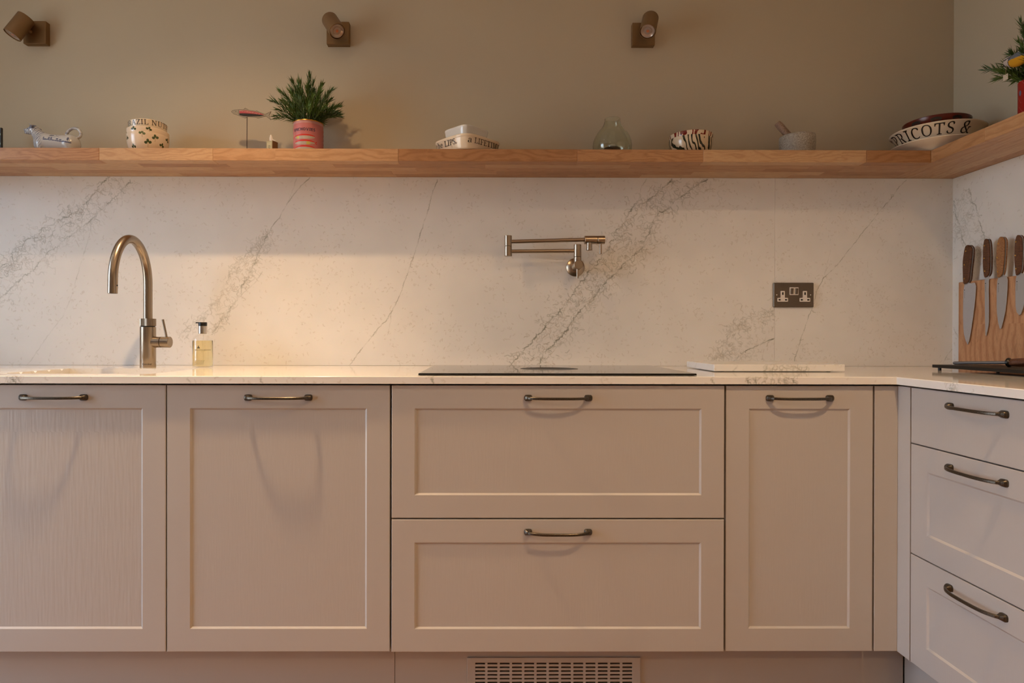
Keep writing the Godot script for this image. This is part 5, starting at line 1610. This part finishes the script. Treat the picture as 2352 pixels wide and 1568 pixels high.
func build_mortar() -> void:
	var at := Vector3(1.0720, ST, 0.105)
	var t := thing("mortar", "grey stone mortar with a pouring lip", "mortar", at)
	var prof := [Vector2(0, 0), Vector2(0.050, 0), Vector2(0.0535, 0.004), Vector2(0.0570, 0.025), Vector2(0.0590, 0.050), Vector2(0.0588, 0.072), Vector2(0.0575, 0.0765), Vector2(0.0545, 0.0785), Vector2(0.0505, 0.0775), Vector2(0.0475, 0.072), Vector2(0.044, 0.050), Vector2(0.034, 0.028), Vector2(0.018, 0.017), Vector2(0, 0.015)]
	var m := MB.new(); m.lathe(prof, 64)
	# pull a lip out of the rim on the right-hand front
	for k in m.v.size():
		var v := m.v[k]
		var a := atan2(v.x, v.z)
		var w := exp(-pow((a - 0.55) / 0.20, 2)) * smoothstep(0.040, 0.075, v.y) * (1.0 if Vector2(v.x, v.z).length() > 0.04 else 0.0)
		m.v[k] = v + Vector3(sin(0.55), -0.35, cos(0.55)) * 0.007 * w
	obj("bowl", m, M["marble stone"], t)
	t = thing("pestle", "pinkish grey stone pestle leaning in the mortar", "pestle", at)
	var a := Vector3(0.010, 0.0315, 0.006); var b := Vector3(-0.0690, 0.1270, -0.004)
	var path := []; var sc := []
	for k in 13:
		var u := k / 12.0
		path.append(a.lerp(b, u))
		sc.append([0.006, 0.0115, 0.0145, 0.0150, 0.0140, 0.0128, 0.0122, 0.0120, 0.0120, 0.0122, 0.0124, 0.0120, 0.0104][k])
	obj("shaft", rod(path, sc, 28), M["pestle stone"], t)

# ------------------------------------------------------------------ the corner and the right-hand run
func build_corner_things() -> void:
	var at := Vector3(1.5280, ST, 0.1500)
	var t := thing("plate", "cream plate with a raised rim under the APRICOTS bowl", "plate", at)
	var m := MB.new()
	m.lathe([Vector2(0, 0.001), Vector2(0.078, 0.001), Vector2(0.080, 0), Vector2(0.084, 0.001), Vector2(0.088, 0.006), Vector2(0.110, 0.0165), Vector2(0.136, 0.0265), Vector2(0.1395, 0.0285), Vector2(0.1395, 0.0305), Vector2(0.1370, 0.0310), Vector2(0.110, 0.0215), Vector2(0.086, 0.011), Vector2(0.075, 0.0075), Vector2(0, 0.006)], 96)
	obj("dish", m, M["cream glaze"], t)
	var prof := [Vector2(0, 0.0), Vector2(0.094, 0.0), Vector2(0.100, 0.002), Vector2(0.106, 0.010), Vector2(0.130, 0.0475), Vector2(0.1375, 0.0520), Vector2(0.1395, 0.0545), Vector2(0.1390, 0.0570), Vector2(0.1365, 0.0575), Vector2(0.127, 0.0500), Vector2(0.101, 0.012), Vector2(0.09, 0.006), Vector2(0, 0.005)]
	t = thing("lettered_bowl", "large cream bowl lettered APRICOTS & in the corner of the shelves", "bowl", at + Vector3(0, 0.0222, 0))
	m = MB.new(); m.lathe(prof, 96)
	obj("bowl", m, M["cream glaze"], t)
	obj("lettering", ring_letters("APRICOTS &", "Droid Serif", 0.0315, prof, 0.0085, -0.61 - 1.66, 0.0, 400, 0.125, 0.0006), M["ink"], t)
	# red-brown dish on top
	t = thing("red_bowl", "shallow red-brown bowl with dark round patches on top of the APRICOTS bowl", "bowl", at + Vector3(-0.004, 0.0800, 0.004))
	var rp := [Vector2(0, 0), Vector2(0.070, 0), Vector2(0.086, 0.004), Vector2(0.0950, 0.0140), Vector2(0.0985, 0.0260), Vector2(0.0990, 0.0300), Vector2(0.0970, 0.0320), Vector2(0.0945, 0.0300), Vector2(0.083, 0.014), Vector2(0.07, 0.007), Vector2(0, 0.006)]
	m = MB.new(); m.lathe(rp, 80)
	obj("bowl", m, M["red brown glaze"], t)
	for a in [-2.05, -1.25, -0.62, 0.02, 0.66, 1.5]:
		var d := Vector3(sin(a), 0, cos(a))
		var pm := MB.new()
		pm.lathe([Vector2(0, 0.0009), Vector2(0.008, 0.0007), Vector2(0.0098, 0.0)].map(func(q): return Vector2(q.x, 0.0009 - q.y)), 24)
		var c := MB.new()
		for k in 24:
			var b0 := TAU * k / 24; var b1 := TAU * (k + 1) / 24
			var f := func(b: float, s: float) -> Vector3:
				var y: float = 0.0172 + sin(b) * 0.0068 * s
				var aa: float = a + cos(b) * 0.0150 * s / 0.09
				return Vector3(sin(aa), 0, cos(aa)) * (radius_at(rp, y) + 0.0005) + Vector3.UP * y
			c.tri(f.call(b0, 1.0), f.call(b1, 1.0), f.call(0, 0.0), d, d, d)
		obj("patch", c, M["dark wood"], t)
	build_right_plant()
	build_knives()

func build_right_plant() -> void:
	var t := thing("potted_rosemary", "rosemary in a red patterned tin on the side shelf", "potted plant", Vector3(1.585, ST, 0.490))
	var R := 0.0480; var H := 0.122
	var w := 512; var h := 128
	var im := Image.create(w, h, false, Image.FORMAT_RGB8)
	im.fill(Color(0.58, 0.075, 0.065))
	for k in 26:
		for j in 40:
			var x := posmod(k * 20 + j, w); var y := posmod(int(j * 0.8) + (k % 3) * 37, h)
			im.set_pixel(x, y, Color(0.72, 0.50, 0.50)); im.set_pixel(posmod(x + 1, w), y, Color(0.66, 0.30, 0.30))
	for k in 14:
		for y in range(-9, 10):
			for x in range(-9, 10):
				if x * x + y * y < 70: im.set_pixel(posmod(k * 37 + x, w), clampi(36 + (k % 3) * 30 + y, 0, h - 1), Color(0.33, 0.38, 0.50))
	var prof := [Vector2(0, 0), Vector2(R - 0.001, 0), Vector2(R, 0.001), Vector2(R, H - 0.001), Vector2(R - 0.001, H), Vector2(R - 0.002, H - 0.001), Vector2(R - 0.002, 0.02), Vector2(0, 0.02)]
	var m := MB.new(); m.lathe(prof, 64, bowl_v(prof, H))
	obj("tin", m, textured("red tin print", ImageTexture.create_from_image(im), 0.4), t)
	m = MB.new(); m.lathe([Vector2(0, H - 0.016), Vector2(R - 0.002, H - 0.016), Vector2(0.02, H - 0.010), Vector2(0, H - 0.009)], 32)
	obj("soil", m, M["soil"], t)
	rosemary(t, Vector3(0, H - 0.012, 0), 34, 23, 0.10, 0.16, [Vector3(-0.012, 0.228, -0.185), Vector3(-0.010, 0.205, -0.140), Vector3(0.0, 0.190, -0.11), Vector3(-0.01, 0.165, -0.085), Vector3(0.0, 0.285, -0.055), Vector3(-0.02, 0.305, -0.040), Vector3(0.0, 0.240, -0.105), Vector3(-0.01, 0.148, -0.07)])
	# felt blue tit perched among the sprigs, facing the back wall
	var b := thing("felt_bird", "felted blue tit with a yellow belly perched in the side shelf rosemary", "ornament", Vector3(1.528, 1.8120, 0.476))
	var field := func(p: Vector3) -> float:
		var d := ellipsoid(p, Vector3(0, -0.002, 0.012), Vector3(0.0185, 0.0195, 0.034))
		d = smin(d, ellipsoid(p, Vector3(0, 0.006, -0.022), Vector3(0.0140, 0.0140, 0.0150)), 0.012)
		d = smin(d, capsule(p, Vector3(0, 0.003, -0.034), Vector3(0, -0.001, -0.0475), 0.0040, 0.0010), 0.003)
		d = smin(d, capsule(p, Vector3(0, 0.002, 0.038), Vector3(0, 0.004, 0.075), 0.0100, 0.0060), 0.010)
		return d
	var paint := func(p: Vector3) -> Color:
		if p.z < -0.0365: return Color(0.035, 0.035, 0.04)
		if p.z < -0.006 + p.y * 0.25:
			if p.y > 0.0150: return Color(0.10, 0.13, 0.17)
			if absf(p.y - 0.0085 - (p.z + 0.02) * 0.12) < 0.0016: return Color(0.02, 0.02, 0.035)
			if p.z > -0.0095 + p.y * 0.25 : return Color(0.02, 0.02, 0.035)
			return Color(0.52, 0.46, 0.42)
		if p.y > -0.001 - p.z * 0.06: return Color(0.13, 0.155, 0.19)
		return Color(0.60, 0.32, 0.012)
	obj("body", nets(Vector3(-0.022, -0.026, -0.052), Vector3(0.022, 0.026, 0.086), 0.0018, field, paint), M["felt"], b)
	obj("loop", rod([Vector3(-0.009, -0.004, -0.020), Vector3(-0.012, -0.030, -0.021), Vector3(-0.011, -0.0345, -0.019)], 0.0007, 6), M["twine"], b)
	obj("tag", bx(Vector3(-0.0125, -0.0500, -0.0295), Vector3(-0.0115, -0.0335, -0.0120), 0.0003), M["card"], b)

func build_knives() -> void:
	var t := thing("knife_board", "upright wooden knife board standing against the side splashback", "knife board", Vector3(WX, TOP, 0))
	var z0 := 0.0685
	var m := bx(Vector3(-0.150, -0.1755, -0.013), Vector3(0.150, 0.1755, 0.013), 0.002)
	# grain runs upright: the board is built lying down and turned
	var o := obj("board", m, M["board wood"], t, Vector3(-0.0165, 0.151, z0 + 0.1755))
	o.mesh = bx(Vector3(-0.150, -0.1755, -0.013), Vector3(0.150, 0.1755, 0.013), 0.002).mesh()
	o.transform = Transform3D(Basis(Vector3(0, 1, 0), Vector3(0, 0, 1), Vector3(1, 0, 0)), Vector3(-0.0165, 0.151, z0 + 0.1755))
	var spec := [
		[[[0.1194, 1.3265], [0.1340, 1.3244], [0.1460, 1.3120], [0.1435, 1.2774], [0.1370, 1.2420], [0.1330, 1.1989], [0.1103, 1.1882], [0.1062, 1.2014], [0.1050, 1.2457], [0.1048, 1.2752], [0.1121, 1.3110]],
		[[0.1015, 1.1892], [0.1227, 1.2021], [0.1301, 1.1921], [0.1587, 1.1933], [0.1543, 1.1360], [0.1428, 1.0606], [0.1239, 0.9770], [0.1115, 0.9952], [0.1015, 1.0247], [0.0985, 1.0987]],
		[[0.1220, 1.3049], [0.1150, 1.2584], [0.1150, 1.2101]], "walnut", "hammered blade steel", "chef's knife with a broad hammered blade and dark handle, nearest the corner"],
		[[[0.2021, 1.3357], [0.2150, 1.3326], [0.2203, 1.3168], [0.2231, 1.2675], [0.2212, 1.2155], [0.2050, 1.2034], [0.2005, 1.2108], [0.1957, 1.2431], [0.1960, 1.3069]],
		[[0.1960, 1.2045], [0.2137, 1.2134], [0.2169, 1.2006], [0.2125, 1.1922], [0.2154, 1.0659], [0.2115, 1.0379], [0.2013, 1.0021], [0.1987, 1.0593], [0.1965, 1.1654]],
		[[0.2050, 1.3116], [0.2040, 1.2697], [0.2070, 1.2271]], "walnut", "blade steel", "slim boning knife with a dark handle, second from the corner"],
		[[[0.2639, 1.3324], [0.2760, 1.3304], [0.2850, 1.3173], [0.2815, 1.2603], [0.2760, 1.2084], [0.2581, 1.1978], [0.2550, 1.2125], [0.2513, 1.2645], [0.2554, 1.3121]],
		[[0.2500, 1.1989], [0.2683, 1.2110], [0.2914, 1.2005], [0.2896, 1.1517], [0.2836, 1.0979], [0.2753, 1.0643], [0.2628, 1.0263], [0.2528, 1.0580], [0.2474, 1.0926], [0.2470, 1.1617]],
		[[0.2640, 1.3108], [0.2590, 1.2652], [0.2610, 1.2198]], "pale walnut", "blade steel", "kitchen knife with a pale honey-coloured handle"],
		[[[0.3324, 1.3273], [0.3410, 1.3257], [0.3500, 1.3142], [0.3520, 1.2680], [0.3470, 1.2097], [0.3310, 1.1985], [0.3281, 1.2087], [0.3235, 1.2556], [0.3252, 1.3052]],
		[[0.3230, 1.1995], [0.3381, 1.2087], [0.3636, 1.2003], [0.3619, 1.1532], [0.3524, 1.1015], [0.3395, 1.0718], [0.3227, 1.0896], [0.3207, 1.1562]],
		[[0.3325, 1.3057], [0.3300, 1.2638], [0.3330, 1.2216]], "walnut", "blade steel", "short santoku knife with a dark handle, furthest from the corner"]]
	# a knife is drawn in the plane of the side wall: x' runs along z, z' points out of the wall
	for s in spec:
		var k := thing("knife", s[5], "knife", Vector3(1.6605, 0, 0), 0.0, "knives on the wooden board")
		var turn := Transform3D(Basis(Vector3(0, 0, 1), Vector3(0, 1, 0), Vector3(-1, 0, 0)), Vector3.ZERO)
		var bl := MB.new()
		bl.extrude(_round(s[1], 1), 0.0005, 0.0027, 0.0006)
		obj("blade", bl.moved(turn), M[s[4]], k)
		var hp := _round(s[0], 3)
		for q in [[-0.0068, 0.0012], [0.0020, 0.0105]]:
			var h := MB.new()
			h.extrude(hp, q[0], q[1], 0.0028, true)
			var ho := obj("scale", h.moved(turn), M[s[3]], k)
			if q[0] > 0:
				for r in s[2]:
					obj("rivet", drum(Vector3(-0.0100, r[1], r[0]), Vector3.LEFT, 0.0024, 0.0009, 0.0003, 16), M["brass"], ho)
		var tang := MB.new()
		tang.extrude(hp, 0.0010, 0.0022, 0.0, true)
		obj("tang", tang.moved(turn), M["blade steel"], k)
		var top: Vector2 = Vector2(s[1][0][0], s[1][0][1])
		var mk := MB.new()
		mk.lathe([Vector2(0, 0), Vector2(0.0019, 0), Vector2(0.0019, 0.0002), Vector2(0, 0.0002)], 16, [], Vector3.ZERO)
		mk.moved(Transform3D(along(Vector3.LEFT), Vector3(-0.0027, top.y - 0.018, top.x + 0.0048)))
		for j in 8:
			mk.box(Vector3(-0.0029, top.y - 0.0255 - j * 0.0029, top.x + 0.0040), Vector3(-0.0027, top.y - 0.0240 - j * 0.0029, top.x + 0.0055))
		obj("mark", mk, M["faint ink"], k)
	# black tray with the sharpening steel
	t = thing("slate_tray", "thin black tray on little feet in the corner of the worktop", "tray", Vector3(1.4370, TOP, 0.262))
	obj("tray", bx(Vector3(0, 0.0085, 0), Vector3(0.215, 0.0180, 0.46), 0.0008), M["slate"], t)
	for x in [0.012, 0.20]:
		for z in [0.018, 0.44]: obj("foot", drum(Vector3(x, 0, z), Vector3.UP, 0.005, 0.0088, 0.0005, 16), M["black plastic"], t)
	t = thing("sharpening_steel", "grey sharpening steel with a twisted wooden handle lying on the black tray", "sharpening steel", Vector3.ZERO)
	var a := Vector3(1.4790, TOP + 0.0247, 0.300); var g := Vector3(1.5285, TOP + 0.0322, 0.450); var e := Vector3(1.5680, TOP + 0.0375, 0.570)
	var d := (e - a).normalized()
	obj("rod", rod([a, a + d * 0.004, g], [0.0036, 0.0050, 0.0050], 20), M["rod steel"], t)
	var gu := MB.new(); gu.lathe([Vector2(0, 0), Vector2(0.011, 0), Vector2(0.0138, 0.003), Vector2(0.0138, 0.006), Vector2(0.0105, 0.0100), Vector2(0, 0.0100)], 36)
	obj("guard", gu.moved(Transform3D(along(d), g)), M["black plastic"], t)
	var path := []; var sc := []
	var ring := []
	for k in 40:
		var w := TAU * k / 40
		ring.append(Vector2(cos(w), sin(w)) * (0.0118 + 0.0007 * cos(6 * w)))
	var hm := MB.new()
	var rings := []
	var bs := along(d)
	for i in 30:
		var u := i / 29.0
		var r := 0.0098 + 0.0034 * sin(PI * clampf(u * 1.1, 0, 1)) - 0.002 * u
		if i == 29: r *= 0.7
		var rr := []
		for k in 40:
			var w := TAU * k / 40
			var q := r * (1.0 + 0.06 * cos(6.0 * (w + u * 1.3)))
			rr.append(g + d * (0.009 + u * 0.112) + bs.x * cos(w) * q - bs.z * sin(w) * q)
		rings.append(rr)
	obj("handle", rings_mesh(rings), M["walnut"], t)

func _round(p: Array, n: int) -> Array:
	var pts := p.map(func(q): return Vector2(q[0], q[1]))
	for it in n:
		var o := []
		for i in pts.size():
			var a: Vector2 = pts[i]; var b: Vector2 = pts[(i + 1) % pts.size()]
			o.append(a.lerp(b, 0.22)); o.append(a.lerp(b, 0.78))
		pts = o
	return pts

func build_bottle() -> void:
	var t := thing("soap_bottle", "clear pump bottle of yellow hand soap beside the tap", "bottle", Vector3(-0.9808, TOP, 0.136))
	var p := [Vector2(0, 0.002), Vector2(0.027, 0.0005), Vector2(0.031, 0), Vector2(0.0333, 0.0025), Vector2(0.0335, 0.006), Vector2(0.0335, 0.0880), Vector2(0.0325, 0.0960), Vector2(0.0290, 0.1040), Vector2(0.0230, 0.1100), Vector2(0.0165, 0.1135), Vector2(0.0125, 0.1150), Vector2(0.0115, 0.1165)]
	var m := MB.new(); m.lathe(p, 64, [], Vector3.ZERO, 0.5)
	obj("shell", m, M["bottle plastic"], t)
	m = MB.new(); m.lathe([Vector2(0, 0.004), Vector2(0.026, 0.0030), Vector2(0.0318, 0.0050), Vector2(0.0324, 0.009), Vector2(0.0324, 0.0905), Vector2(0.0318, 0.0912), Vector2(0, 0.0908)], 64, [], Vector3.ZERO, 0.5)
	obj("soap", m, M["yellow soap"], t)
	obj("dip_tube", rod([Vector3(0.002, 0.113, 0), Vector3(0.004, 0.010, 0.004)], 0.0022, 10), M["bottle plastic"], t)
	obj("collar", drum(Vector3(0, 0.1145, 0), Vector3.UP, 0.0142, 0.0270, 0.001), M["bright steel"], t)
	m = MB.new()
	m.lathe([Vector2(0, 0.1415), Vector2(0.0140, 0.1415), Vector2(0.0142, 0.1425), Vector2(0.0142, 0.1525), Vector2(0.0132, 0.1540), Vector2(0, 0.1542)], 40)
	m.box(Vector3(-0.0225, 0.1500, -0.0045), Vector3(0, 0.1540, 0.0045), 0.0008)
	obj("pump_head", m, M["black plastic"], t)
	var flat := [Vector2(0.0335, 0), Vector2(0.0335, 0.1)]
	var pr := ring_letters("MOLTON BROWN", "Droid Serif", 0.0032, flat, 0.0555, -0.40, 0.0, 400, 0.10)
	# four lines of print too small to read
	for k in 4:
		for j in 11 - k:
			var w: float = [0.0014, 0.0024, 0.0018][(j + k) % 3]
			var an := -0.36 + (j * 0.0031) / 0.0335
			var c := Vector3(sin(an), 0, cos(an))
			var sd := Vector3(cos(an), 0, -sin(an)) * w * 0.5
			var o := c * 0.0337 + Vector3.UP * (0.0230 - k * 0.0042)
			pr.tri(o - sd, o + sd, o + sd + Vector3.UP * 0.0012, c, c, c); pr.tri(o - sd, o + sd + Vector3.UP * 0.0012, o - sd + Vector3.UP * 0.0012, c, c, c)
	# little crest
	for q in [[0.0, 0.0680, 0.0030], [-0.0028, 0.0665, 0.0020], [0.0028, 0.0665, 0.0020], [0.0, 0.0725, 0.0017]]:
		var ang: float = q[0] / 0.0335 + 0.02
		pr.add(drum(Vector3(sin(ang) * 0.0334, q[1], cos(ang) * 0.0334), Vector3(sin(ang), 0, cos(ang)), q[2], 0.0004, 0.0001, 14))
	obj("print", pr, M["faint ink"], t)
